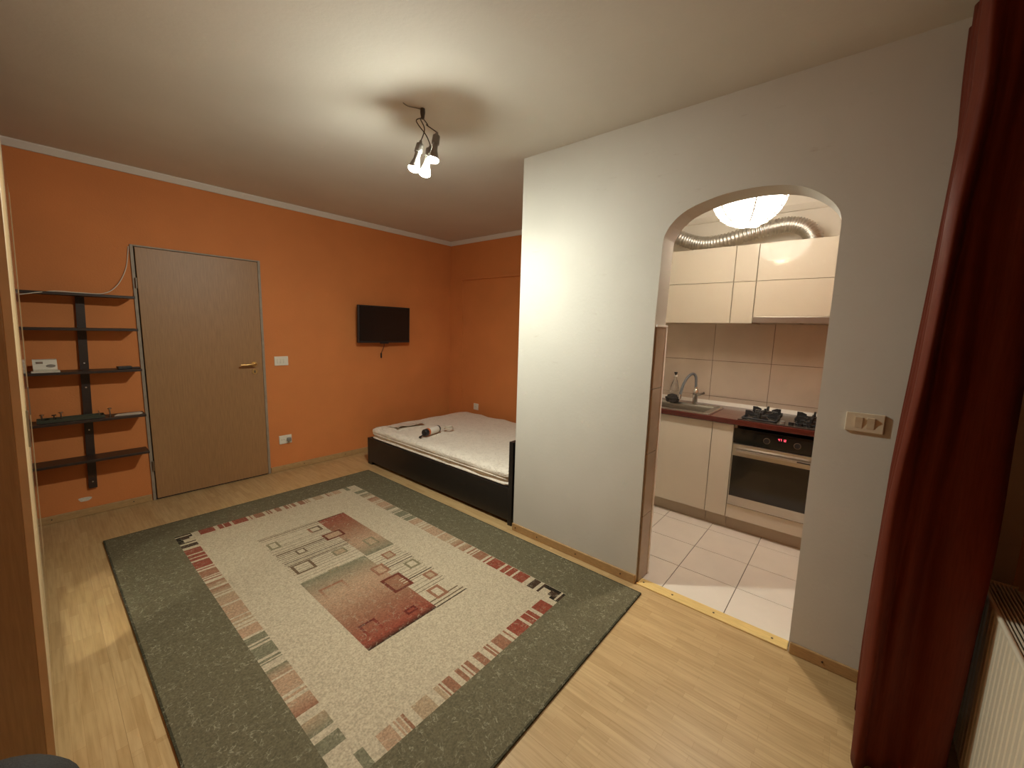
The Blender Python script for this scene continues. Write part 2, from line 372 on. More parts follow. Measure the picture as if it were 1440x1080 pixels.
# window wall with opening
WX0, WX1, WZ0, WZ1 = .25, 2.02, .92, 2.30
bm = bx(XL, WX0, YF-.2, YF, 0, H); bx(WX1, KW, YF-.2, YF, 0, H, bm=bm); bx(WX0, WX1, YF-.2, YF, 0, WZ0, bm=bm); bx(WX0, WX1, YF-.2, YF, WZ1, H, bm=bm)
struct('wall_window', bm, 'orange_paint', 'orange wall around the window', 'wall')
bm = bmesh.new(); f = .06
for (a, b_, c, d) in ((WX0, WX0+f, WZ0, WZ1), (WX1-f, WX1, WZ0, WZ1), (WX0, WX1, WZ0, WZ0+f), (WX0, WX1, WZ1-f, WZ1), ((WX0+WX1)/2-.05, (WX0+WX1)/2+.05, WZ0, WZ1)): bx(a, b_, YF-.12, YF-.06, c, d, bm=bm)
win = struct('window_1', bm, 'window_wood', 'dark brown window frame with night outside', 'window')
for a, b_ in ((WX0+f, (WX0+WX1)/2-.05), ((WX0+WX1)/2+.05, WX1-f)): obj('pane', bx(a, b_, YF-.095, YF-.085, WZ0+f, WZ1-f), 'pane_glass', win)
# cornices
def cornice(name, poly, ax, lo, hi, m='cornice_paint', lab='pale painted cornice moulding under the ceiling'): struct(name, prism(poly, ax, lo, hi), m, lab, 'trim')
cornice('trim_2', [(D, H-.048), (D, H), (D-.035, H), (D-.035, H-.010), (D-.012, H-.048)], 0, XL, A)
cornice('trim_3', [(A, H-.048), (A, H), (A-.035, H), (A-.035, H-.010), (A-.012, H-.048)], 1, YE, D)
cornice('trim_4', [(KW, H-.15), (KW, H), (KW-.05, H), (KW-.05, H-.11), (KW-.02, H-.15)], 1, YF, YK, 'kitchen_paint', 'cream moulding on the kitchen wall under the ceiling')
# baseboards
def base(name, x0, x1, y0, y1, lab, nails=()):
    o = struct(name, bx(x0, x1, y0, y1, 0, .056, .004), 'baseboard_wood', lab, 'baseboard')
    for n_, d_ in nails:
        q = Vector(n_); obj('nail', cyl(q, q+Vector(d_)*.004, .004, seg=10), 'nail', o)
base('baseboard_back', XL, DX0-.02, D-.014, D, 'wooden baseboard left of the door', [((.42, D-.0145, .03), (0, -1, 0)), ((-.02, D-.0145, .03), (0, -1, 0))])
base('baseboard_alcove', DX1+.02, A, D-.014, D, 'wooden baseboard between door and alcove', [((1.75, D-.0145, .03), (0, -1, 0)), ((2.2, D-.0145, .03), (0, -1, 0))])
base('baseboard_partition', W-.014, W, A1, YE, 'wooden baseboard on the white wall beside the bed', [((W-.0145, y_, .03), (-1, 0, 0)) for y_ in (.96, 1.28, 1.60, 1.80)])
base('baseboard_window', W-.014, W, YF, A2-.004, 'wooden baseboard below the light switch', [((W-.0145, y_, .03), (-1, 0, 0)) for y_ in (-.03, -.3)])
# pine threshold
t = struct('trim_5', bx(W-.004, 2.30, A2+.004, A1-.004, -.002, .008, .003), 'pine', 'varnished pine threshold strip under the arch', 'threshold')
for y_ in (.17, .44, .66, .83): obj('screw', cyl((2.262, y_, .0075), (2.262, y_, .0092), .0055, seg=12), 'nail', t)
# kitchen floor
kf = struct('floor_kitchen', bx(2.26, KW, YF, YK, -.1, -.004), 'floor_grout', 'beige ceramic tile floor of the kitchen', 'floor')
P = .335
xs = [2.262+.343-P*1, 2.605, 2.94, 3.275, 3.61]; xs[0] = 2.302
ys = [.40+P*k for k in range(-3, 5)]
for i in range(len(xs)-1):
    for j in range(len(ys)-1):
        y0, y1 = max(ys[j], YF), min(ys[j+1], YK)
        if y1-y0 < .02: continue
        obj('floor_tile', bx(xs[i]+.0018, xs[i+1]-.0018, y0+.0018, y1-.0018, -.008, 0, .001, 1), 'floor_tile', kf)
# wall tiles behind the worktop
obj('grout', bx(KW-.006, KW, YF, YK, .86, 1.64), 'grout', wk)
ty = [.082+.4525*k for k in range(-1, 5)]; tz = [.86, .945, 1.267, 1.60]
for i in range(len(ty)-1):
    for j in range(3):
        y0, y1 = max(ty[i], YF), min(ty[i+1], YK)
        if y1-y0 < .03: continue
        obj('wall_tile', bx(KW-.012, KW-.004, y0+.0016, y1-.0016, tz[j]+.0016, tz[j+1]-.0016, .0012, 1), 'wall_tile', wk)
# tiled left jamb of the arch
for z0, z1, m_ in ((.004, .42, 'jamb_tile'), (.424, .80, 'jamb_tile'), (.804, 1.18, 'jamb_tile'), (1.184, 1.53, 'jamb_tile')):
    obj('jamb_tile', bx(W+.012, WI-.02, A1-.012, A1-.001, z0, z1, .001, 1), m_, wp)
obj('corner_strip', bx(WI-.02, WI+.004, A1-.016, A1+.01, .0, 1.53, .003), 'white_trim', wp)
obj('corner_strip', bx(W+.004, WI+.004, A1-.016, A1-.004, 1.53, 1.542, .002), 'white_trim', wp)

# ================================================================== DOOR
dr = tag(bpy.data.objects.new('door_1', None), 'flat beech veneer door with brass lever handle', 'door', kind='structure'); C.objects.link(dr); dr.location = (DX0, D, 0)
def dp(name, x0, x1, y0, y1, z0, z1, m_, bev=0, par=dr): return obj(name, bx(x0-DX0, x1-DX0, y0-D, y1-D, z0, z1, bev), m_, par)
dp('frame_jamb', DX0-.014, DX0+.006, D-.012, D+.12, 0, DH+.012, 'door_frame_paint', .002)
dp('frame_jamb', DX1-.006, DX1+.016, D-.012, D+.12, 0, DH+.012, 'door_frame_paint', .002)
dp('frame_head', DX0+.006, DX1-.006, D-.012, D+.12, DH, DH+.012, 'door_frame_paint', .002)
dp('doorway_dark', DX0+.006, DX1-.006, D+.05, D+.06, 0, DH, 'gap_dark')
leaf = dp('leaf', DX0+.013, DX1-.010, D-.018, D+.022, .012, DH-.004, 'beech', .0015)
for z_ in (1.767, .295):
    obj('hinge', cyl((.004, -.02, z_-.04), (.004, -.02, z_+.04), .007, seg=12), 'steel_dark', dr)
hd = obj('handle_rosette', cyl((1.335-DX0, -.018, 1.10), (1.335-DX0, -.026, 1.10), .025, seg=24), 'brass', dr, smooth=True)
obj('handle', tube(catmull([(1.335-DX0, -.022, 1.10), (1.335-DX0, -.060, 1.10), (1.32-DX0, -.072, 1.10), (1.28-DX0, -.074, 1.101), (1.212-DX0, -.070, 1.098)], 5), .0095, 12), 'brass', dr, smooth=True)
obj('keyhole_plate', cyl((1.335-DX0, -.018, 1.03), (1.335-DX0, -.024, 1.03), .024, seg=24), 'brass', dr, smooth=True)
obj('keyhole', bx(1.331-DX0, 1.339-DX0, -.0265, -.0235, 1.018, 1.042), 'socket_hole', dr)

# ================================================================== WALL PLATES
def plate(name, lab, cat, origin, rotz, wd, hg, kind, m_='white_plastic'):
    t = thing(name, lab, cat, origin, rotz=rotz)      # local: x right, -y out of the wall, z up
    obj('plate', bx(-wd/2, wd/2, -.011, 0, -hg/2, hg/2, .003), m_, t)
    if kind == 'switch2':
        for s in (-1, 1):
            b = prism([(-.012, -.023), (-.016, .0), (-.022, .023), (-.010, .023), (-.010, -.023)], 0, -.012, .012)
            obj('rocker', b, m_, t, (s*.019, 0, 0))
    elif kind == 'switch3':
        for s in (-1, 0, 1):
            obj('rocker', bx(-.0125, .0125, -.015, -.010, -.022, .022, .0015), m_, t, (s*.027, 0, 0))
    elif kind == 'socket':
        for q in ((-.026, .026) if wd > .1 else (0,)):
            s_ = obj('socket_well', cyl((q, -.0125, 0), (q, -.0100, 0), .020, seg=24), m_, t)
            for k in (-.009, .009): obj('pin_hole', cyl((q+k, -.0132, 0), (q+k, -.012, 0), .0032, seg=10), 'socket_hole', s_)
    return t
plate('light_switch', 'white triple rocker switch beside the door', 'switch', (1.576, D, 1.119), 0, .126, .09, 'switch3')
plug = plate('power_socket', 'white double socket with a plug, low on the orange wall beside the door', 'socket', (1.580, D, .322), 0, .118, .086, 'socket')
tag(obj('power_plug', bx(-.018, .018, -.035, 0, -.018, .018, .006), 'dial_grey', None, (1.606, D-.0135, .322)), 'small grey plug pushed into the socket beside the door', 'plug')
plate('power_socket', 'white single socket on the alcove wall above the mattress', 'socket', (A, 3.80, .455), -math.pi/2, .084, .084, 'socket')
plate('light_switch', 'cream double rocker switch on the white wall beside the arch', 'switch', (W, -.054, 1.150), -math.pi/2, .124, .08, 'switch2', 'switch_plastic')

# ================================================================== RUG
RX0, RX1, RY0, RY1 = .205, 2.152, .790, 3.715
RU, RV = RX1-RX0, RY1-RY0
GREEN = (.124, .107, .065); BEIGE = (.44, .365, .26); RED = (.22, .056, .034); RUST = (.245, .118, .070); TAN = (.34, .245, .155); PINK = (.36, .235, .15); DK = (.055, .032, .02); MOSS = (.17, .155, .10); BLK = (.02, .015, .01); BRN = (.13, .085, .05); OLIVE = (.20, .165, .10)
rects = []      # x0,x1,y0,y1,colour at y0,colour at y1 (room metres)
def R_(x0, x1, y0, y1, c, c2=None): rects.append((min(x0, x1), max(x0, x1), min(y0, y1), max(y0, y1), c, c2 or c))
CX, CY = 1.186, 2.268
def RB(x0, x1, y0, y1, c, c2=None):     # block and its half-turn twin
    R_(x0, x1, y0, y1, c, c2); R_(2*CX-x0, 2*CX-x1, 2*CY-y0, 2*CY-y1, c2 or c, c)
EDGE = .008
R_(RX0, RX1, RY0, RY1, (.05, .045, .028)); R_(RX0+EDGE, RX1-EDGE, RY0+EDGE, RY1-EDGE, GREEN)
R_(.529, 1.845, 1.104, 3.432, BEIGE)
# long borders (left one listed from the far corner, right one is its half-turn twin)
L0, L1 = .529, .617
seq = [(3.432, 3.375, BLK, BLK), (3.30, 3.285, DK, DK), (3.262, 3.215, DK, DK), (3.18, 3.10, RED, RED), (3.085, 3.045, RED, RED), (3.035, 3.0, RED, RED), (2.98, 2.885, RED, RED), (2.868, 2.855, RED, RED), (2.835, 2.755, RUST, RUST), (2.745, 2.735, RUST, RUST), (2.72, 2.705, RUST, RUST), (2.675, 2.615, TAN, RUST), (2.595, 2.535, TAN, RUST), (2.525, 2.512, TAN, TAN), (2.495, 2.40, PINK, TAN), (2.385, 2.255, PINK, PINK), (2.245, 2.215, TAN, PINK), (2.20, 2.185, TAN, TAN), (2.165, 2.155, TAN, TAN), (2.14, 2.062, PINK, PINK), (2.046, 1.995, MOSS, MOSS), (1.983, 1.972, MOSS, MOSS), (1.957, 1.871, MOSS, MOSS), (1.855, 1.84, MOSS, MOSS), (1.832, 1.825, MOSS, MOSS), (1.780, 1.715, PINK, MOSS), (1.705, 1.605, PINK, PINK), (1.59, 1.575, PINK, PINK), (1.556, 1.470, RUST, PINK), (1.426, 1.349, MOSS, TAN), (1.316, 1.256, MOSS, MOSS)]
for a, b_, c, c2 in seq: RB(L0, L1, b_, a, c, c2)
RB(L0, L0+.03, 3.30, 3.432, BLK)
# short borders (near one listed from the right corner; far one is its twin)
N0, N1 = 1.104, 1.185
seq = [(1.82, 1.775, DK), (1.713, 1.625, RED), (1.600, 1.572, RED), (1.566, 1.527, RED), (1.509, 1.417, RED), (1.398, 1.388, RUST), (1.369, 1.303, RUST), (1.281, 1.270, RUST), (1.264, 1.250, RUST), (1.22, 1.182, RUST), (1.151, 1.128, RUST), (1.118, 1.110, RUST), (1.095, 1.072, RUST), (1.042, 1.0, RUST), (.990, .982, RUST), (.976, .955, TAN), (.92, .845, TAN), (.809, .796, RUST), (.79, .776, PINK), (.77, .762, PINK), (.75, .69, PINK), (.64, .605, MOSS)]
for a, b_, c in seq: RB(b_, a, N0, N1, c)
RB(1.76, 1.845, 1.120, 1.132, BEIGE)
# centre field
X0, X1, XA, XB = .885, 1.497, 1.293, 1.285
R_(XA, X1, 2.72, 2.976, RUST, RED); R_(XA, X1, 2.45, 2.72, PINK, RUST); R_(XA, X1, 2.275, 2.45, MOSS, PINK); R_(XA, X1, 2.965, 2.976, (.10, .035, .02))
R_(X0, XB, 2.06, 2.29, PINK, MOSS); R_(X0, XB, 1.80, 2.06, RUST, PINK); R_(X0, XB, 1.60, 1.80, RED, RUST); R_(X0, XB, 1.558, 1.60, BLK, RED)
random.seed(3)
def hline(x0, x1, y, t_, c): R_(x0, x1, y-t_/2, y+t_/2, c)
for y_, t_, c in ((2.980, .006, BRN), (2.962, .009, BRN), (2.935, .005, BRN), (2.915, .006, BEIGE), (2.862, .004, OLIVE), (2.805, .004, BRN), (2.785, .005, OLIVE), (2.750, .004, BRN), (2.715, .005, BRN), (2.690, .014, BRN), (2.668, .006, DK), (2.645, .007, OLIVE), (2.62, .005, BRN), (2.60, .006, OLIVE), (2.575, .005, BRN), (2.553, .008, DK), (2.535, .005, OLIVE), (2.515, .010, BRN), (2.50, .005, DK), (2.472, .005, OLIVE), (2.45, .004, BRN), (2.425, .005, OLIVE), (2.395, .004, BRN), (2.36, .004, OLIVE), (2.33, .003, BRN), (2.295, .004, MOSS)):
    hline(X0+random.uniform(0, .02), XA+random.choice((0, 0, -.03, .03)), y_, t_, c)
for y_, t_, c in ((2.255, .004, OLIVE), (2.215, .004, BRN), (2.19, .004, OLIVE), (2.165, .005, BRN), (2.14, .004, OLIVE), (2.11, .005, DK), (2.09, .005, BRN), (2.063, .008, DK), (2.045, .004, OLIVE), (2.01, .004, BRN), (1.985, .004, OLIVE), (1.95, .004, BRN), (1.92, .004, OLIVE), (1.893, .005, BRN), (1.872, .009, DK), (1.852, .005, BRN), (1.82, .004, OLIVE), (1.79, .004, OLIVE), (1.755, .005, BRN), (1.728, .005, BRN), (1.617, .009, BRN), (1.585, .009, BRN), (1.56, .009, DK)):
    hline(XB, X1+random.uniform(-.02, .008), y_, t_, c)
def sq(x0, x1, y0, y1, t_, c, fill=None, fade=None):
    if fill: R_(x0, x1, y0, y1, fill)
    R_(x0, x0+t_, y0, y1, fade or c, c); R_(x1-t_, x1, y0, y1, fade or c, c); R_(x0, x1, y1-t_, y1, c); R_(x0, x1, y0, y0+t_, fade or c)
sq(.908, .974, 2.787, 2.885, .014, OLIVE, BEIGE); sq(1.184, 1.270, 2.822, 2.905, .016, BRN, BEIGE); R_(1.184, 1.20, 2.83, 2.905, RUST)
sq(1.213, 1.345, 2.640, 2.740, .016, (.12, .035, .02), PINK); sq(1.006, 1.066, 2.606, 2.672, .011, BRN, BEIGE); sq(.912, 1.030, 2.388, 2.505, .016, BRN, BEIGE)
for y_ in (2.415, 2.44, 2.465): hline(.93, 1.012, y_, .004, OLIVE)
sq(1.16, 1.245, 2.414, 2.49, .013, OLIVE, TAN); sq(1.372, 1.449, 2.366, 2.475, .013, OLIVE, TAN); sq(1.05, 1.114, 2.262, 2.304, .012, OLIVE)
sq(1.228, 1.315, 2.028, 2.135, .018, RUST, PINK); sq(1.203, 1.330, 1.820, 1.978, .018, (.13, .035, .022), RUST); sq(1.361, 1.432, 2.145, 2.224, .013, RUST, TAN)
for y_ in (1.862, 1.885, 1.905): hline(1.285, 1.315, y_, .008, BEIGE)
sq(1.40, 1.48, 1.950, 2.036, .016, OLIVE, BEIGE); sq(1.409, 1.478, 1.778, 1.855, .016, RUST, TAN); sq(1.331, 1.413, 1.607, 1.714, .019, RUST, BEIGE)
sq(1.147, 1.213, 1.622, 1.666, .013, (.12, .025, .018), RED); R_(.929, 1.018, 1.722, 1.735, (.11, .03, .022)); R_(.929, .943, 1.64, 1.735, RED, (.11, .03, .022)); R_(1.004, 1.018, 1.64, 1.735, RED, (.13, .03, .022))
R_(.925, 1.066, 2.140, 2.157, RUST); R_(.925, .939, 2.02, 2.157, PINK, RUST); R_(1.052, 1.066, 2.02, 2.157, PINK, RUST)

def build_rug():
    xs = sorted({round(v, 4) for r in rects for v in r[:2]}); ys_ = sorted({round(v, 4) for r in rects for v in r[2:4]})
    def dense(l, step):
        o_ = [l[0]]
        for v in l[1:]:
            while v-o_[-1] > step: o_.append(o_[-1]+step)
            if v-o_[-1] > .0009: o_.append(v)
        return np.array(o_)
    xs, ys_ = dense(xs, .05), dense(ys_, .03)
    nx, ny = len(xs), len(ys_)
    xc, yc = (xs[:-1]+xs[1:])/2, (ys_[:-1]+ys_[1:])/2
    c0 = np.zeros((ny-1, nx-1, 3)); c1 = c0.copy()
    for x0, x1, y0, y1, a, b_ in rects:
        ix = np.where((xc > x0) & (xc < x1))[0]; iy = np.where((yc > y0) & (yc < y1))[0]
        if not len(ix) or not len(iy): continue
        a, b_ = np.array(a), np.array(b_); k0 = np.clip((ys_[iy]-y0)/(y1-y0), 0, 1)[:, None, None]; k1 = np.clip((ys_[iy+1]-y0)/(y1-y0), 0, 1)[:, None, None]
        c0[iy[0]:iy[-1]+1, ix[0]:ix[-1]+1] = a+(b_-a)*k0; c1[iy[0]:iy[-1]+1, ix[0]:ix[-1]+1] = a+(b_-a)*k1
    T = .011
    verts = [(x_-RX0, y_-RY0, T) for y_ in ys_ for x_ in xs]; faces = []; cols = []
    for j in range(ny-1):
        for i in range(nx-1):
            v = j*nx+i; faces.append((v, v+1, v+nx+1, v+nx)); cols.append((c0[j, i], c0[j, i], c1[j, i], c1[j, i]))
    # skirt down to the floor
    e = np.array((.05, .045, .028)); loop = [i for i in range(nx)]+[j*nx+nx-1 for j in range(1, ny)]+[(ny-1)*nx+i for i in range(nx-2, -1, -1)]+[j*nx for j in range(ny-2, 0, -1)]
    n0 = len(verts)
    for i in loop: q = verts[i]; verts.append((q[0], q[1], .0005))
    L = len(loop)
    for k in range(L):
        faces.append((loop[k], n0+k, n0+(k+1) % L, loop[(k+1) % L])); cols.append((e, e, e, e))
    faces.append(tuple(n0+k for k in range(L))[::-1]); cols.append([e]*L)
    me = bpy.data.meshes.new('rug'); me.from_pydata(verts, [], faces); me.update()
    at = me.color_attributes.new('pattern', 'FLOAT_COLOR', 'CORNER')
    flat = np.array([(*c, 1.0) for f in cols for c in f], dtype=np.float32).ravel(); at.data.foreach_set('color', flat)
    me.materials.append(M['rug_pile'])
    o = bpy.data.objects.new('area_rug', me); C.objects.link(o); o.location = (RX0, RY0, 0)
    o.rotation_euler.z = math.radians(.25)
    tag(o, 'green bordered rug with red and beige block pattern on the laminate floor', 'rug')
build_rug()

# ================================================================== BED
bed = thing('bed_frame', 'low black bed frame with upright headboard panel in the alcove', 'bed', (2.26, 1.90, 0))
def bp_(name, x0, x1, y0, y1, z0, z1, bev=.003, par=bed): return obj(name, bx(x0-2.26, x1-2.26, y0-1.90, y1-1.90, z0, z1, bev), 'bed_black', par)
bp_('headboard', 2.25, 3.67, 1.872, 1.912, 0, .66)
bp_('side_rail', 2.262, 2.292, 1.912, 3.94, .03, .288)
bp_('side_rail', 3.63, 3.66, 1.912, 3.94, .03, .288)
bp_('foot_rail', 2.292, 3.63, 3.91, 3.94, .03, .288)
for x_ in (2.262, 3.58): bp_('leg', x_, x_+.08, 3.86, 3.94, 0, .03)
bp_('slat_base', 2.292, 3.63, 1.912, 3.91, .17, .19)
def mattress():
    bm = bmesh.new(); nx, ny = 30, 42; X, Y = 1.322, 1.945
    def top(u, v): return .005*math.sin(u*9+1)*math.sin(v*7)+.003*math.sin(u*23)*math.cos(v*19)-.012*math.exp(-((u-.5)**2+(v-.5)**2)*6)
    prof = [(.030, .0), (.006, .012), (.002, .035), (.002, .099), (-.012, .1005), (-.017, .108), (-.012, .116), (-.006, .122), (-.006, .148), (-.016, .156), (-.022, .172), (-.018, .192), (.002, .208), (.035, .217)]   # inset, z
    b = bmesh.new()
    def outline(ins, z, n=56):
        pts = []; hx, hy, r = X/2-ins, Y/2-ins, .06
        cs = [(hx-r, -hy+r, -90), (hx-r, hy-r, 0), (-hx+r, hy-r, 90), (-hx+r, -hy+r, 180)]
        for ci, (cx_, cy_, a0) in enumerate(cs):
            for k in range(7):
                a = math.radians(a0+15*k); pts.append((cx_+r*math.cos(a), cy_+r*math.sin(a)))
            nxt = cs[(ci+1) % 4]; a = math.radians(a0+90); p0 = pts[-1]; a1 = math.radians(nxt[2]); p1 = (nxt[0]+r*math.cos(a1), nxt[1]+r*math.sin(a1))
            for k in range(1, 14): pts.append((p0[0]+(p1[0]-p0[0])*k/14, p0[1]+(p1[1]-p0[1])*k/14))
        out = []
        for (px, py) in pts:
            wob = .004*math.sin(px*17+py*13)+.003*math.sin(py*31)
            out.append(b.verts.new((px*(1+0*wob)+wob*(1 if px > 0 else -1), py, z+(wob if z > .04 else 0))))
        return out
    rings = [outline(i, z) for i, z in prof]
    for s in range(1, 7):      # top surface as shrinking rings
        k = s/7
        rg = []
        for v in rings[len(prof)-1]:
            px, py = v.co.x*(1-k), v.co.y*(1-k); rg.append(b.verts.new((px, py, .219+top(px/X+.5, py/Y+.5))))
        rings.append(rg)
    for i in range(len(rings)-1):
        a, c = rings[i], rings[i+1]; n = len(a)
        for k in range(n): b.faces.new((a[k], a[(k+1) % n], c[(k+1) % n], c[k]))
    b.faces.new(rings[-1]); b.faces.new(rings[0][::-1])
    bmesh.ops.recalc_face_normals(b, faces=b.faces[:])
    o = obj('mattress', b, 'mattress_cloth', None, (2.961, 2.915, .1905), smooth=True)
    tag(o, 'bare off white quilted mattress on the black bed', 'mattress')
    for z in (.108, .150):
        pts = [(2.26+0, 0, 0)]
        hx, hy, r = X/2+.016, Y/2+.010, .06; pts = []
        for cx_, cy_, a0 in [(hx-r, -hy+r, -90), (hx-r, hy-r, 0), (-hx+r, hy-r, 90), (-hx+r, -hy+r, 180)]:
            for k in range(7): a = math.radians(a0+15*k); pts.append((cx_+r*math.cos(a), cy_+r*math.sin(a), z))
        p = obj('piping', tube(pts, .0065, 6, closed=True), 'mattress_cloth', o, smooth=True)
    return o
mattress()
MZ = .413
# things on the mattress
t = thing('flask', 'small white cylinder with black cap and orange ring lying on the mattress', 'flask', (2.50, 3.20, MZ+.036))
ax = Vector((.93, .20, 0)).normalized(); ang = math.atan2(ax.y, ax.x)
rm = Matrix.Rotation(ang, 4, 'Z') @ Matrix.Rotation(math.pi/2, 4, 'Y')
obj('body', lathe([(0, .0), (.034, .0), (.036, .006), (.036, .15), (.033, .158), (0, .158)], 24, mtx=rm), 'label_white', t, smooth=True)
obj('ring', lathe([(.0345, -.018), (.037, -.016), (.037, .004), (.0345, .006)], 24, mtx=rm), 'orange_ring', t, smooth=True)
obj('cap', lathe([(0, -.062), (.030, -.062), (.035, -.056), (.036, -.018), (0, -.018)], 24, mtx=rm), 'black_plastic', t, smooth=True)
obj('band', lathe([(.0355, .142), (.0372, .143), (.0372, .158), (.033, .160)], 24, mtx=rm), 'black_plastic', t, smooth=True)
obj('hook', tube(catmull([rm @ Vector((.012, 0, -.06)), rm @ Vector((.022, 0, -.10)), rm @ Vector((.030, .01, -.12)), rm @ Vector((.030, -.012, -.13)), rm @ Vector((.026, 0, -.10))], 5), .006, 8), 'black_plastic', t, smooth=True)
pts = []
for i in range(60):
    a = i*.32; r_ = .055-.0003*i; pts.append((2.765+r_*math.cos(a)*1.05, 3.19+r_*math.sin(a)*.8, MZ+.008+.0007*i+.012*math.sin(a*.5)**2))
pts += [(2.70, 3.235, MZ+.03), (2.672, 3.236, MZ+.04)]
tag(obj('cord_coil', tube(pts, .0045, 6), 'wire_white', None, smooth=True), 'coiled pale cord lying beside the white cylinder on the mattress', 'cord')
bm = bmesh.new(); nx, ny = 14, 8; g = []
for j in range(ny):
    for i in range(nx):
        u, v = i/(nx-1), j/(ny-1); g.append(bm.verts.new((2.40+.34*u+.03*math.sin(v*3), 3.58+.17*v+.03*math.sin(u*4), MZ+.010+.010*math.sin(u*9+v*3)*math.sin(v*5+1)+.010*(1-v)**4)))
for j in range(ny-1):
    for i in range(nx-1): k = j*nx+i; bm.faces.new((g[k], g[k+1], g[k+nx+1], g[k+nx]))
r = bmesh.ops.extrude_face_region(bm, geom=bm.faces[:]); bmesh.ops.translate(bm, verts=[v for v in r['geom'] if isinstance(v, bmesh.types.BMVert)], vec=(0, 0, .004)); bmesh.ops.recalc_face_normals(bm, faces=bm.faces[:])
tag(obj('plastic_sheet', bm, 'film_plastic', None, smooth=True), 'crumpled pale plastic sheet at the foot of the mattress', 'plastic sheet')

# ================================================================== TELEVISION
tv = thing('television', 'small black flat television on the orange wall above the bed end', 'television', (2.672, D-.10, 1.296))
obj('bezel', bx(-.336, .336, -.018, .02, 0, .418, .005), 'black_plastic', tv, rot=(math.radians(1.5), 0, 0))
obj('screen', bx(-.322, .322, -.0205, -.016, .022, .404), 'tv_screen', tv, rot=(math.radians(1.5), 0, 0))
obj('back_shell', bx(-.25, .25, .018, .055, .05, .36, .012), 'black_plastic', tv)
obj('wall_bracket', bx(-.06, .06, .05, .0995, .12, .30, .004), 'steel_dark', tv)
obj('stand_lip', bx(-.05, .05, -.012, .02, -.012, .004, .003), 'black_plastic', tv)
obj('cable', tube(catmull([(.0, .02, .01), (.012, .03, -.04), (.0, .055, -.10), (.0, .075, -.13)], 5), .0035, 8), 'black_plastic', tv, smooth=True)
obj('cable_plug', bx(-.007, .007, .066, .082, -.185, -.125, .003), 'black_plastic', tv)

# ================================================================== WALL SHELF
sh = thing('wall_shelf', 'dark brown wall shelf of five boards on one upright beside the door', 'shelf', (.225, D, .21))
def lx(z): return .225+(z-.93)*.028
bm = prism([(lx(.205)-.023-.225, 0), (lx(.205)+.023-.225, 0), (lx(1.665)+.023-.225, 1.455), (lx(1.665)-.023-.225, 1.455)], 1, -.022, -.001)
obj('upright', bm, 'dark_shelf', sh)
for zt in (1.658, 1.418, 1.115, .764, .470):
    o = obj('shelf_board', bx(-.10-.225, .522-.225, -.195, -.0235, zt-.018-.21, zt-.21, .0015), 'dark_shelf', sh)
for z_ in (1.16, .98, .66, .26):
    obj('screw', cyl((lx(z_)-.225, -.0215, z_-.21), (lx(z_)-.225, -.0245, z_-.21), .005, seg=10), 'steel_screw', sh)
# things on the shelf
t = thing('thermostat', 'cream wall thermostat with small display on the shelf board', 'thermostat', (.040, 4.20, 1.115+.010))
poly = [(-.022, 0), (-.030, .012), (-.026, .045), (-.010, .074), (.022, .078), (.022, 0)]
obj('case', prism([(a, b_) for a, b_ in poly], 0, -.055, .055), 'white_plastic', t)
nrm = Vector((0, -(.062), .025))
obj('display', bx(-.040, -.008, -.0305, -.026, .030, .060, .001), 'steel_dark', t, rot=(math.radians(-8), 0, 0))
obj('dial', lathe([(0, .004), (.010, .004), (.012, 0)], 20, mtx=Matrix.Translation((.026, -.030, .034)) @ Matrix.Diagonal((1.8, 1, .9, 1)) @ Matrix.Rotation(math.pi/2, 4, 'X')), 'dial_grey', t)
tag(obj('paper_slip', bx(-.055, .075, -.055, .04, 0, .0095, .001), 'paper', None, (.030, 4.20, 1.1152)), 'white booklet lying under the thermostat on the shelf board', 'booklet')
tag(obj('remote_control', bx(-.035, .045, -.022, .022, 0, .022, .004), 'black_plastic', None, (.425, 4.19, 1.1152), rot=(0, 0, .15)), 'black remote control lying at the shelf board end', 'remote')
tag(obj('phone', bx(-.04, .04, -.03, .03, 0, .009, .002), 'dark_shelf', None, (.482, 4.235, 1.1152)), 'flat dark case beside the black remote control', 'case')
tr = thing('tool_tray', 'shallow dark green tray on the fourth shelf board', 'tray', (.13, 4.235, .7645))
bm = bx(-.16, .17, -.05, .05, 0, .004)
for a in ((-.16, .17, -.05, -.046), (-.16, .17, .046, .05), (-.16, -.156, -.046, .046), (.166, .17, -.046, .046)): bx(*a, .004, .020, bm=bm)
obj('tray_body', bm, 'tray_green', tr)
def hook(x_, y_, h, lab, z=.7645):
    prof = [(0, 0), (.010, 0), (.010, .004), (.004, .007), (.004, h-.008), (.011, h-.006), (.011, h), (0, h)]
    tag(obj('furniture_knob', lathe(prof, 14), 'nail' if h < .05 else 'steel_dark', None, (x_, y_, z), smooth=True), lab, 'knob')
hook(.085, 4.23, .058, 'tall dark metal knob standing in the green tray', .7688); hook(.052, 4.22, .044, 'short dark knob standing beside the tall knob in the tray', .7688); hook(-.005, 4.235, .050, 'dark knob at the wardrobe end of the green tray', .7688)
hook(.330, 4.22, .060, 'tall metal knob standing on the board beside the white card')
tag(obj('wire_hook', tube([(.268, 4.19, .766), (.272, 4.19, .795), (.268, 4.19, .82)], .0025, 6), 'steel_screw', None), 'thin pale metal pin standing on the fourth shelf board', 'pin')
bm = prism([(-.075, -.030), (.06, -.05), (.085, -.02), (.075, .045), (-.05, .03)], 2, 0, .004)
tag(obj('card', bm, 'paper', None, (.425, 4.215, .7648)), 'folded white card lying on the fourth shelf board', 'card')
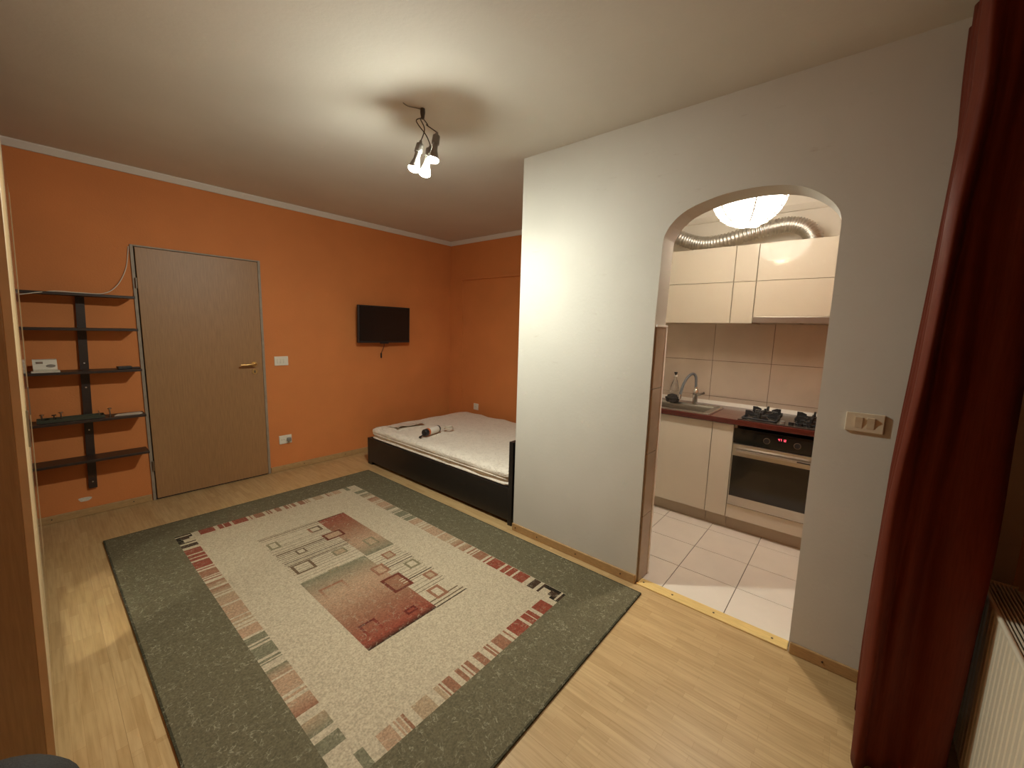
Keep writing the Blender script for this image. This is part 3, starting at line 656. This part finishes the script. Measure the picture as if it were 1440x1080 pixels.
wire = catmull([(-.10, 4.12, 1.61), (-.027, 4.13, 1.628), (.07, 4.14, 1.652), (.14, 4.17, 1.664), (.24, 4.22, 1.664), (.37, 4.28, 1.672), (.45, 4.315, 1.74), (.507, 4.325, 1.868), (.530, 4.327, 2.009), (.533, 4.327, 2.04)], 6)
tag(obj('cable', tube(wire, .0032, 7), 'wire_white', None, smooth=True), 'thin white cable draped over the top shelf board', 'cable')

# ================================================================== WARDROBE
wd = thing('wardrobe', 'tall beech wardrobe with a mirrored middle door beside the wall shelf', 'wardrobe', (-.066, 1.90, 0))
def shear(o):
    for v in o.data.vertices: v.co.x += .0235*v.co.z
    return o
def wp_(name, x0, x1, y0, y1, z0, z1, m_, par=wd, bev=.0015): return shear(obj(name, bx(x0, x1, y0, y1, z0, z1, bev, 1), m_, par))
WDP, WY = .54, 1.90      # depth, length
wp_('side_panel', -WDP, -.020, 0, .018, 0, 2.19, 'wardrobe_beech'); wp_('side_panel', -WDP, -.020, WY-.018, WY, 0, 2.19, 'wardrobe_beech')
wp_('edge_band', -.0205, .0, 0, .018, 0, 2.19, 'wardrobe_edge')
wp_('edge_band', -.0205, .0, WY-.018, WY, 0, 2.19, 'wardrobe_edge')
wp_('top_panel', -WDP, -.020, .018, WY-.018, 2.172, 2.19, 'wardrobe_beech')
wp_('back_panel', -WDP, -WDP+.006, .018, WY-.018, .0, 2.172, 'wardrobe_beech'); wp_('plinth', -.05, -.030, .018, WY-.018, 0, .06, 'wardrobe_edge')
for y0, y1 in ((.020, .51), (.513, 1.185), (1.188, 1.880)):
    d = wp_('door', -.019, -.001, y0, y1, .064, 2.17, 'wardrobe_edge')
    if y0 == .513:
        shear(obj('mirror', bx(-.001, .002, y0+.004, y1-.004, .075, 2.16, .0005, 1), 'mirror', d))
    else:
        yy = y1-.05 if y0 < .1 else y0+.05
        shear(obj('handle', bx(-.001, .006, yy-.006, yy+.006, 1.0, 1.14, .002), 'steel_dark', d))

# ================================================================== CEILING LAMP
lamp = thing('ceiling_lamp', 'bare cluster of three bulbs hanging on cables from the ceiling', 'lamp', (1.425, 1.87, H))
obj('ceiling_hook', lathe([(0, 0), (.012, 0), (.013, -.02), (.008, -.05), (.0, -.052)], 16), 'wire_dark', lamp, smooth=True)
obj('ceiling_wire', tube(catmull([(0, 0, -.005), (-.03, .01, -.006), (-.07, .03, -.007), (-.10, .03, -.003)], 5), .0022, 6), 'socket_grey', lamp, smooth=True)
L0_ = Vector((1.425, 1.87, H))
bulbs = [((1.476, 1.818, 2.503), (1.452, 1.818, 2.372)), ((1.463, 1.857, 2.442), (1.436, 1.868, 2.309)), ((1.406, 1.864, 2.450), (1.376, 1.880, 2.318))]
for i, (s_, e_) in enumerate(bulbs):
    a = Vector(s_)-L0_; d = (Vector(e_)-Vector(s_)).normalized(); ln = (Vector(e_)-Vector(s_)).length
    q = Matrix.Translation(a) @ d.to_track_quat('Z', 'Y').to_matrix().to_4x4()
    soc = obj('lamp_socket', lathe([(0, -.012), (.006, -.012), (.009, 0), (.019, .008), (.0205, .05), (.0, .05)], 18, mtx=q), 'socket_grey', lamp, smooth=True)
    obj('bulb_neck', lathe([(.0, .047), (.014, .047), (.016, ln-.05), (.0300, ln-.006), (.0308, ln+.0010), (0, ln+.0010)], 20, mtx=q), 'bulb_plastic', lamp, smooth=True)
    obj('bulb_dome', lathe([(.0296, ln+.0005)]+[(.0296*math.cos(t_), ln+.0012+.0150*math.sin(t_)) for t_ in [k*math.pi/14 for k in range(0, 7)]]+[(0, ln+.0162)], 16, mtx=q), 'bulb_glow', lamp, smooth=True)
    m0 = Vector((.02*math.cos(2.1*i), .02*math.sin(2.1*i), -.06)); end = a-d*.012
    pts = [(0, 0, -.045), tuple(m0+Vector((.02*math.cos(2.1*i), .01, 0))), tuple((m0+end)/2+Vector((.035*math.cos(2.6*i+2.6), .02*math.sin(2.6*i), .0))), tuple(end)]
    obj('lamp_cable', tube(catmull(pts, 7), .0028, 7), 'wire_dark', lamp, smooth=True)

# ================================================================== KITCHEN
def kit(name, lab, cat, y0, y1, doors, group=None):
    t = thing(name, lab, cat, (KD, (y0+y1)/2, 0), group); return t
yc = 0
def kpart(par, name, x0, x1, y0, y1, z0, z1, m_, bev=0, label=None):
    L = par.matrix_basis.translation if par.parent is None else None
    off = par.location
    pp = par
    while pp.parent is not None: pp = pp.parent; off = pp.location
    o = obj(name, bx(x0-off.x, x1-off.x, y0-off.y, y1-off.y, z0-off.z, z1-off.z, bev), m_, par)
    if label: o['label'] = label
    return o
YR = .045
# sink cabinet (two doors), narrow cabinet, oven housing
c = thing('base_cabinet', 'cream base cabinet below the sink', 'cabinet', (KD, 1.26, 0))
kpart(c, 'body', KD+.02, KW-.03, .797, YK-.003, .10, .700, 'cabinet_body')
kpart(c, 'door', KD, KD+.019, .799, 1.255, .105, .828, 'cream_cabinet', .0015); kpart(c, 'door', KD, KD+.019, 1.259, YK-.005, .105, .828, 'cream_cabinet', .0015)
kpart(c, 'plinth', KD+.05, KD+.065, .797, YK-.003, .0, .10, 'plinth')
c = thing('base_cabinet', 'narrow cream base cabinet between sink cabinet and oven', 'cabinet', (KD, .72, 0))
kpart(c, 'body', KD+.02, KW-.03, .648, .795, .10, .832, 'cabinet_body'); kpart(c, 'door', KD, KD+.019, .648, .795, .105, .828, 'cream_cabinet', .0015)
kpart(c, 'plinth', KD+.05, KD+.065, .648, .795, 0, .10, 'plinth')
c = thing('oven_cabinet', 'cream housing with low drawer front around the built-in oven', 'cabinet', (KD, .345, 0))
kpart(c, 'side_panel', KD+.02, KW-.03, .628, .646, .10, .832, 'cabinet_body'); kpart(c, 'side_panel', KD+.02, KW-.03, YR, YR+.018, .10, .832, 'cabinet_body')
kpart(c, 'bottom_panel', KD+.02, KW-.03, YR+.018, .628, .10, .20, 'cabinet_body'); kpart(c, 'drawer_front', KD, KD+.019, YR, .644, .105, .208, 'cream_cabinet', .0015)
kpart(c, 'plinth', KD+.05, KD+.065, YR, .646, 0, .10, 'plinth')
c = thing('base_cabinet', 'cream base cabinet between the oven and the window wall', 'cabinet', (KD, -.24, 0))
kpart(c, 'body', KD+.02, KW-.03, YF+.003, YR-.003, .10, .832, 'cabinet_body'); kpart(c, 'door', KD, KD+.019, YF+.005, YR-.004, .105, .828, 'cream_cabinet', .0015); kpart(c, 'plinth', KD+.05, KD+.065, YF+.003, YR-.003, 0, .10, 'plinth')
# oven
ov = thing('oven', 'built-in steel and black glass oven below the hob', 'oven', (KD, .337, .21))
kpart(ov, 'oven_body', KD+.022, KW-.08, .066, .626, .212, .800, 'steel_dark')
cpn = kpart(ov, 'control_panel', KD-.006, KD+.022, .048, .642, .695, .808, 'black_glass', .002)
dd = kpart(ov, 'oven_door', KD-.010, KD+.022, .048, .642, .214, .690, 'steel', .003)
kpart(dd, 'door_glass', KD-.0125, KD-.009, .055, .635, .286, .600, 'oven_glass')
hb = kpart(ov, 'handle', KD-.050, KD-.034, .075, .615, .640, .656, 'steel', .005)
for y_ in (.10, .59): kpart(hb, 'handle_post', KD-.036, KD-.008, y_-.008, y_+.008, .642, .654, 'steel')
def onpanel(y_, z_, r_in, r_out, par, name, m_, dx=.004):
    bm = bmesh.new(); n = 28; x_ = KD-.0062-par.location.x
    vo, vi = [], []
    b = lathe([(r_in, 0), (r_out, 0), (r_out, dx), (r_in, dx), (r_in, 0)], n, mtx=Matrix.Translation((KD-.006-ov.location.x, y_-ov.location.y, z_-ov.location.z)) @ Matrix.Rotation(-math.pi/2, 4, 'Y'))
    return obj(name, b, m_, par)
for y_ in (.428, .246):
    k_ = onpanel(y_, .750, .0, .018, ov, 'knob', 'black_plastic', .014)
    onpanel(y_, .750, .018, .0208, k_, 'knob_ring', 'steel', .008)
kpart(dd, 'sticker', KD-.0520, KD-.0495, .16, .235, .643, .652, 'black_plastic')
# red clock digits
seg = {'1': 'bc', '4': 'fgbc', '7': 'abc', '2': 'abged'}
bm = bmesh.new(); 
def digit(ch, yl, z_, w_=.008, h_=.016, t_=.0022):
    x_ = KD-.0068; S_ = {'a': (0, w_, h_-t_, h_), 'g': (0, w_, h_/2-t_/2, h_/2+t_/2), 'd': (0, w_, 0, t_), 'f': (0, t_, h_/2, h_), 'b': (w_-t_, w_, h_/2, h_), 'c': (w_-t_, w_, 0, h_/2), 'e': (0, t_, 0, h_/2)}
    for s_ in seg[ch]:
        u0, u1, v0, v1 = S_[s_]; bx(x_-.0003-ov.location.x, x_+.0010-ov.location.x, yl-u1-ov.location.y, yl-u0-ov.location.y, z_+v0-ov.location.z, z_+v1-ov.location.z, bm=bm)
for ch, yl in (('4', .360), ('7', .348), ('1', .333), ('2', .322)): digit(ch, yl, .764)
o = obj('clock_display', bm, 'red_led', cpn); o['label'] = 'glowing red clock digits'
# worktop in pieces around sink hole: one mesh
SX0, SX1, SY0, SY1 = KD+.055, KD+.40, .885, 1.40
bm = bx(KD-.022, KW-.012, YF, SY0, .834, .874, .004, 2); bx(KD-.022, KW-.012, SY1, YK, .834, .874, .004, bm=bm); bx(KD-.022, SX0, SY0-.006, SY1+.006, .834, .874, .004, bm=bm); bx(SX1, KW-.012, SY0-.006, SY1+.006, .834, .874, .004, bm=bm)
tag(obj('worktop', bm, 'worktop', None), 'dark red wood grain worktop over the base cabinets', 'worktop')
tag(obj('upstand', prism([(KW-.034, .8745), (KW-.0125, .8745), (KW-.0125, .905), (KW-.020, .905), (KW-.034, .886)], 1, YF, YK) if False else prism([(KW-.034, .8745), (KW-.0125, .8745), (KW-.0125, .905), (KW-.020, .905)], 1, YF+.002, YK-.002), 'white_trim', None), 'white sealing strip along the tiles behind the worktop', 'trim strip')
# sink
sk = thing('sink', 'steel inset sink with drainer on the red worktop', 'sink', (KD+.2, 1.2, .874))
ox, oy, oz = sk.location
bm = bmesh.new()
KX0, KX1, KY0, KY1 = KD-.002, KD+.435, .826, 1.46
for a in ((KX0, SX0, KY0, KY1), (SX1, KX1, KY0, KY1), (SX0, SX1, KY0, SY0), (SX0, SX1, SY1, KY1)): bx(a[0]-ox, a[1]-ox, a[2]-oy, a[3]-oy, .0005, .0055, bm=bm)
obj('rim', bm, 'steel', sk)
bm = bmesh.new(); dpt = -.15
def ring(x0, x1, y0, y1, z): return [bm.verts.new((a-ox, b_-oy, z)) for a, b_ in ((x0, y0), (x1, y0), (x1, y1), (x0, y1))]
rs = [ring(SX0-.0, SX1, SY0, SY1, .005), ring(SX0+.006, SX1-.006, SY0+.006, SY1-.006, -.01), ring(SX0+.02, SX1-.02, SY0+.02, SY1-.02, dpt+.02), ring(SX0+.04, SX1-.04, SY0+.04, SY1-.04, dpt)]
for i in range(3):
    for k in range(4): bm.faces.new((rs[i][k], rs[i+1][k], rs[i+1][(k+1) % 4], rs[i][(k+1) % 4]))
bm.faces.new(rs[-1]); bmesh.ops.recalc_face_normals(bm, faces=bm.faces[:])
for f_ in bm.faces: f_.normal_flip()
bs = obj('basin', bm, 'steel', sk)
obj('drain', cyl((KD+.21-ox, 1.14-oy, dpt+.001), (KD+.21-ox, 1.14-oy, dpt+.006), .035, seg=24), 'steel_dark', sk)
bm = bmesh.new()
for (a, b_, c_, d_) in ((KX0, KX1, KY0, KY0+.008), (KX0, KX1, KY1-.008, KY1), (KX0, KX0+.008, KY0, KY1), (KX1-.008, KX1, KY0, KY1)): bx(a-ox, b_-ox, c_-oy, d_-oy, .0055, .0085, .001, 1, bm=bm)
obj('raised_edge', bm, 'chrome', sk)
# faucet
fz = .8795
fa = thing('faucet', 'chrome faucet with arched grey hose spout behind the sink', 'faucet', (3.785, 1.058, fz))
obj('base', lathe([(0, 0), (.027, 0), (.027, .006), (.021, .01), (.020, .075), (.024, .082), (.026, .105), (.022, .13), (.012, .14), (.011, .155), (0, .155)], 24), 'chrome', fa, smooth=True)
obj('lever', tube(catmull([(0, -.006, .085), (-.006, -.03, .088), (-.02, -.055, .10), (-.03, -.078, .112)], 5), .010, 10, radii=None), 'steel_dark', fa, smooth=True)
sp_pts = catmull([(0, .002, .145), (0, .004, .19), (-.002, .008, .235), (-.012, .018, .262), (-.035, .034, .268), (-.07, .056, .24), (-.10, .078, .18), (-.115, .09, .11), (-.118, .093, .085)], 6)
obj('spout_hose', tube(sp_pts, .0115, 12), 'hose_grey', fa, smooth=True)
obj('spout_tip', tube([(-.118, .093, .088), (-.120, .095, .045)], .0125, 14), 'chrome', fa, smooth=True)
# bottle and sponge
bt = thing('soap_bottle', 'clear plastic bottle with black cap in the corner beside the sink', 'bottle', (3.875, 1.272, .8745))
obj('body', lathe([(0, 0), (.040, 0), (.043, .006), (.043, .06), (.041, .10), (.034, .14), (.020, .185), (.013, .20), (.0125, .225), (0, .225)], 24), 'clear_plastic', bt, smooth=True)
obj('neck_collar', lathe([(.0, .223), (.015, .223), (.015, .238), (.0, .238)], 16), 'label_white', bt)
obj('cap', lathe([(0, .238), (.008, .238), (.007, .248), (.013, .252), (.016, .266), (0, .268)], 16), 'black_plastic', bt, smooth=True)
b = bmesh.new(); bmesh.ops.create_icosphere(b, subdivisions=3, radius=1)
for v in b.verts:
    n_ = 1+.16*math.sin(v.co.x*7+1)*math.cos(v.co.y*6)+.1*math.sin(v.co.z*9); v.co = Vector((v.co.x*.042*n_, v.co.y*.058*n_, max(v.co.z, -.75)*.040*n_))
zmin = min(v.co.z for v in b.verts)
tag(obj('scouring_sponge', b, 'sponge_dark', None, (3.70+.02, 1.235, .880-zmin), smooth=True), 'dark crumpled scouring sponge on the sink rim', 'sponge')
# hob
hbx = thing('gas_hob', 'gas hob with black cast iron grates set in the red worktop', 'hob', (3.57, .345, .8742))
hx, hy, hz = hbx.location
obj('glass_plate', bx(3.315+.055-hx, 3.86-hx, .055-hy, .63-hy, 0, .006, .002), 'hob_glass', hbx)
def grate(yc_, xc_, sx, sy):
    g_ = bmesh.new(); z0, zt = .034, .044
    for s in (-1, 1):
        bx(xc_-sx-hx, xc_+sx-hx, yc_+s*sy-.006-hy, yc_+s*sy+.006-hy, .008, .020, .002, 1, bm=g_); bx(xc_+s*sx-.006-hx, xc_+s*sx+.006-hx, yc_-sy-hy, yc_+sy-hy, .008, .020, .002, 1, bm=g_)
    for a, b_ in ((1, 0), (-1, 0), (0, 1), (0, -1)):
        px, py = xc_+a*sx, yc_+b_*sy; q0, q1 = xc_+a*sx*.34, yc_+b_*sy*.34
        poly = [(0, .010), (0, .060), (-.03, .060), (-.075 if a else -.06, .046), (-.075 if a else -.06, .036), (-.02, .036), (-.018, .010)]
        ang_ = math.atan2(b_, a); pr_ = prism(poly, 1, -.006, .006)
        bmesh.ops.transform(pr_, matrix=Matrix.Translation((px-hx, py-hy, 0)) @ Matrix.Rotation(ang_, 4, 'Z'), verts=pr_.verts[:]); join(g_, pr_)
    obj('grate', g_, 'cast_iron', hbx)
    obj('burner', lathe([(0, .006), (.048, .006), (.05, .014), (.036, .018), (.036, .024), (.040, .026), (.038, .033), (0, .036)], 28, mtx=Matrix.Translation((xc_-hx, yc_-hy, 0))), 'black_plastic', hbx, smooth=True)
    obj('burner_ring', lathe([(.036, .0185), (.0415, .0185), (.0415, .0235), (.036, .0235)], 28, mtx=Matrix.Translation((xc_-hx, yc_-hy, 0))), 'steel', hbx, smooth=True)
grate(.50, 3.50, .10, .105); grate(.50, 3.735, .085, .095); grate(.195, 3.735, .10, .105); grate(.195, 3.53, .075, .085)
for k in range(4): obj('knob', lathe([(0, .006), (.017, .006), (.0165, .024), (0, .026)], 20, mtx=Matrix.Translation((3.43+.048*0-hx+(.0 if k < 3 else .0), .355-.052*k-hy, 0))), 'dial_grey' if k == 0 else 'black_plastic', hbx, smooth=True)
# wall cabinets
UZ0, UZ1, UM = 1.590, 2.190, 1.912
def upper(lab, y0, y1, rows, name='wall_cabinet'):
    c = thing(name, lab, 'cabinet', (KU, (y0+y1)/2, rows[0][0]))
    kpart(c, 'body', KU+.02, KW-.013, y0+.001, y1-.001, rows[0][0], rows[-1][1], 'cabinet_body')
    for z0, z1 in rows: kpart(c, 'door', KU, KU+.0195, y0+.0015, y1-.0015, z0+.0015, z1-.0015, 'cream_cabinet', .0015)
    return c
upper('cream glossy wall cabinet above the sink with two stacked flap doors', .805, YK-.002, [(UZ0, UM), (UM, UZ1)])
upper('narrow cream wall cabinet between sink cabinet and hood', .648, .803, [(UZ0, UM), (UM, UZ1)])
upper('cream glossy wall cabinet above the steel hood', YR, .646, [(1.645, UM), (UM, UZ1)])
upper('cream wall cabinet between the hood and the window wall', YF+.004, YR-.002, [(UZ0, UM), (UM, UZ1)])
hd_ = thing('range_hood', 'slim brushed steel range hood under the wall cabinet', 'hood', (KU, .345, 1.60))
kpart(hd_, 'hood_body', KU+.005, KW-.013, YR+.002, .644, 1.600, 1.643, 'steel_dark'); kpart(hd_, 'front_strip', KU-.012, KU+.004, YR+.002, .644, 1.596, 1.643, 'steel_hood', .003)
for y_ in (.20, .49): kpart(hd_, 'filter', KU+.03, KW-.06, y_-.13, y_+.13, 1.594, 1.600, 'steel')
# exhaust duct
def duct():
    pth = catmull([(3.80, .335, 2.192), (3.80, .345, 2.24), (3.80, .40, 2.308), (3.80, .50, 2.342), (3.80, .62, 2.333), (3.80, .80, 2.30), (3.80, .98, 2.268), (3.80, 1.12, 2.268), (3.80, 1.25, 2.31), (3.80, 1.40, 2.385), (3.82, 1.55, 2.44), (3.84, 1.727, 2.46)], 26)
    rad = [.0555+.006*math.sin(i*math.pi*.5) for i in range(len(pth))]
    o = obj('exhaust_duct', tube(pth, .06, 26, radii=rad), 'duct_alu', None, smooth=False)
    for p_ in o.data.polygons: p_.use_smooth = True
    tag(o, 'silver corrugated flexible exhaust duct above the wall cabinets', 'duct')
duct()
# paper lantern
LC, LR = Vector((2.88, .600, 2.352)), .205
ln_ = thing('paper_lantern', 'glowing white paper globe lantern hanging in the kitchen', 'lantern', tuple(LC))
prof = [(LR*math.sin(t_), -LR*.98*math.cos(t_)) for t_ in [math.pi*(.115+.785*k/22) for k in range(23)]]
obj('paper_shade', lathe(prof, 36), 'lantern_paper', ln_, smooth=True)
for k in range(12):
    t_ = math.pi*(.115+.785*k/11); r_ = LR*math.sin(t_)+.0012; z_ = -LR*.98*math.cos(t_)
    obj('rib', tube([(r_*math.cos(a), r_*math.sin(a), z_+.006*math.sin(a*2+k)) for a in [j*2*math.pi/40 for j in range(40)]], .003, 5, closed=True), 'rib_wire', ln_)
for k in range(6):
    a = k*math.pi/3+.4
    obj('rib', tube([((r_+.0012)*math.cos(a), (r_+.0012)*math.sin(a), z_) for r_, z_ in prof], .0045, 5), 'rib_wire', ln_)
obj('cord', cyl((0, 0, .0), (0, 0, H-LC.z), .004, seg=8), 'wire_white', ln_)
obj('lamp_socket', lathe([(0, .012), (.010, .012), (.020, .0), (.021, -.045), (0, -.045)], 18), 'socket_grey', ln_, smooth=True)
obj('bulb_neck', lathe([(0, -.046), (.014, -.046), (.029, -.085), (0, -.085)], 18), 'bulb_plastic', ln_, smooth=True)
obj('bulb_dome', lathe([(.030, -.0855)]+[(.030*math.cos(t_), -.086-.030*math.sin(t_)) for t_ in [k*math.pi/14 for k in range(0, 7)]]+[(0, -.116)], 16), 'lantern_bulb', ln_, smooth=True)

# ================================================================== CURTAIN, RADIATOR, RAIL
def curtain():
    path = [(1.90, -.385), (1.83, -.375), (1.778, -.35), (1.768, -.30), (1.80, -.26), (1.766, -.222), (1.776, -.192), (1.736, -.174), (1.732, -.158), (1.78, -.150), (1.81, -.20), (1.83, -.27), (1.86, -.26), (1.885, -.18), (1.91, -.155), (1.94, -.19), (1.96, -.27), (1.99, -.26), (2.01, -.18), (2.04, -.16), (2.07, -.2), (2.09, -.27), (2.12, -.25), (2.14, -.18), (2.165, -.17), (2.185, -.24)]
    pth = catmull([(a, b_, 0) for a, b_ in path], 5); nz = 44; bm = bmesh.new(); rows = []
    zk = [(0.02, .010), (.25, .018), (.55, .022), (1.0, .014), (1.37, 0), (1.9, -.010), (2.2, -.022), (2.4, -.014), (2.56, -.01)]
    def off(z):
        for (z0, a), (z1, b_) in zip(zk, zk[1:]):
            if z <= z1: return a+(b_-a)*(z-z0)/(z1-z0)
        return zk[-1][1]
    for j in range(nz+1):
        z = .015+(2.555-.015)*j/nz; row = []
        for i, p_ in enumerate(pth):
            fr = max(0, min(1, (p_.y+.40)/.25)); k = i/len(pth)
            wob = .010*math.sin(z*3.1+i*.31)+.006*math.sin(z*7.3-i*.5)
            row.append(bm.verts.new((p_.x+wob*.7*(1-k*.5), p_.y+off(z)*fr+.006*math.sin(z*4.7+i*.23)*(1-fr*.5), z)))
        rows.append(row)
    for j in range(nz):
        for i in range(len(pth)-1): bm.faces.new((rows[j][i], rows[j][i+1], rows[j+1][i+1], rows[j+1][i]))
    o = obj('curtain', bm, 'curtain_cloth', None, smooth=False)
    for p_ in o.data.polygons: p_.use_smooth = True
    s = o.modifiers.new('thick', 'SOLIDIFY'); s.thickness = .003
    tag(o, 'dark red curtain gathered in folds beside the white wall', 'curtain')
curtain()
tag(obj('curtain_rail', bx(.0, W-.004, -.285, -.255, 2.565, 2.623, .004), 'rail_metal', None), 'slim curtain rail fixed to the ceiling at the window', 'rail')
rd = thing('radiator', 'cream ribbed panel radiator below the window', 'radiator', (1.35, -.40, 0))
RXA, RXB, RZ0, RZ1 = .55, 2.04, .12, .70
def rp_(name, x0, x1, y0, y1, z0, z1, m_, bev=0): return obj(name, bx(x0-1.35, x1-1.35, y0+.40, y1+.40, z0, z1, bev), m_, rd)
n_ = int((RXB-RXA)/.0333); poly = []
for k in range(n_):
    x0 = RXA+(RXB-RXA)*k/n_-1.35; p_ = (RXB-RXA)/n_
    poly += [(x0, -.003), (x0+p_*.18, .0), (x0+p_*.82, .0), (x0+p_, -.003)]
poly += [(RXB-1.35, -.014), (RXA-1.35, -.014)]
obj('front_panel', prism(poly, 2, RZ0, RZ1-.012), 'radiator_enamel', rd)
rp_('back_panel', RXA, RXB, YF+.02, YF+.032, RZ0, RZ1-.012, 'radiator_enamel', .002)
rp_('side_cover', RXA, RXA+.004, YF+.032, -.414, RZ0, RZ1, 'radiator_enamel'); rp_('side_cover', RXB-.004, RXB, YF+.032, -.414, RZ0, RZ1, 'radiator_enamel')
obj('top_bead', tube([(RXA-1.35, -.004, RZ1-.006), (RXB-1.35, -.004, RZ1-.006)], .007, 10), 'radiator_enamel', rd, smooth=True)
rp_('convector_core', RXA+.01, RXB-.01, YF+.045, -.425, RZ0+.02, RZ1-.03, 'radiator_dark')
for k in range(8): rp_('grille_bar', RXA+.004, RXB-.004, YF+.036+k*.0095, YF+.0395+k*.0095, RZ1-.010, RZ1-.004, 'radiator_enamel')
for x_ in (.85, 1.75): rp_('wall_bracket', x_-.015, x_+.015, YF+.001, YF+.02, .25, .60, 'radiator_enamel')
for x_ in (.62, 1.98): rp_('foot_pipe', x_-.008, x_+.008, YF+.055, YF+.071, 0, RZ0+.02, 'radiator_enamel', .003)

# ================================================================== OFFICE CHAIR
ch = thing('office_chair', 'black office chair with rounded padded backrest in front of the wardrobe', 'chair', (-.24, .93, 0))
def pad(w_, h_, t_, r_=.09, seg_=10):
    pts = []
    for cx_, cz_, a0 in ((w_/2-r_, h_/2-r_, 0), (-w_/2+r_, h_/2-r_, 90), (-w_/2+r_, -h_/2+r_, 180), (w_/2-r_, -h_/2+r_, 270)):
        for k in range(seg_+1): a = math.radians(a0+90*k/seg_); pts.append((cx_+r_*math.cos(a), cz_+r_*math.sin(a)))
    b = bmesh.new(); rings = []
    for f_, y_ in ((.90, -t_/2), (.965, -t_*.44), (1, -t_*.2), (1, t_*.2), (.965, t_*.44), (.90, t_/2)): rings.append([b.verts.new((px*(1-(1-f_)*1), y_, pz*(1-(1-f_)*1))) for px, pz in pts])
    for i in range(len(rings)-1):
        n = len(pts)
        for k in range(n): b.faces.new((rings[i][k], rings[i][(k+1) % n], rings[i+1][(k+1) % n], rings[i+1][k]))
    b.faces.new(rings[0][::-1]); b.faces.new(rings[-1]); bmesh.ops.recalc_face_normals(b, faces=b.faces[:]); return b
obj('backrest', pad(.47, .50, .075, .085), 'chair_black', ch, (0, -.23, .745), smooth=True, rot=(math.radians(6), 0, 0))
obj('seat', pad(.47, .45, .08, .09), 'chair_black', ch, (0, .03, .46), smooth=True, rot=(math.radians(90), 0, 0))
obj('back_bar', tube(catmull([(0, .0, .41), (0, -.18, .405), (0, -.272, .46), (0, -.282, .66)], 5), .018, 8), 'chair_base', ch, smooth=True)
obj('gas_column', lathe([(0, .085), (.028, .085), (.028, .22), (.016, .22), (.016, .415), (0, .415)], 18), 'chair_base', ch, smooth=True)
for k in range(5):
    a = k*2*math.pi/5+.3; e = (.27*math.cos(a), .27*math.sin(a), .075)
    lg = obj('base_leg', tube([(0, 0, .105), e], .02, 8, radii=[.026, .016]), 'chair_base', ch, smooth=True)
    obj('caster', cyl((e[0]-.016*math.sin(a), e[1]+.016*math.cos(a), .029), (e[0]+.016*math.sin(a), e[1]-.016*math.cos(a), .029), .028, seg=18), 'chair_base', lg)
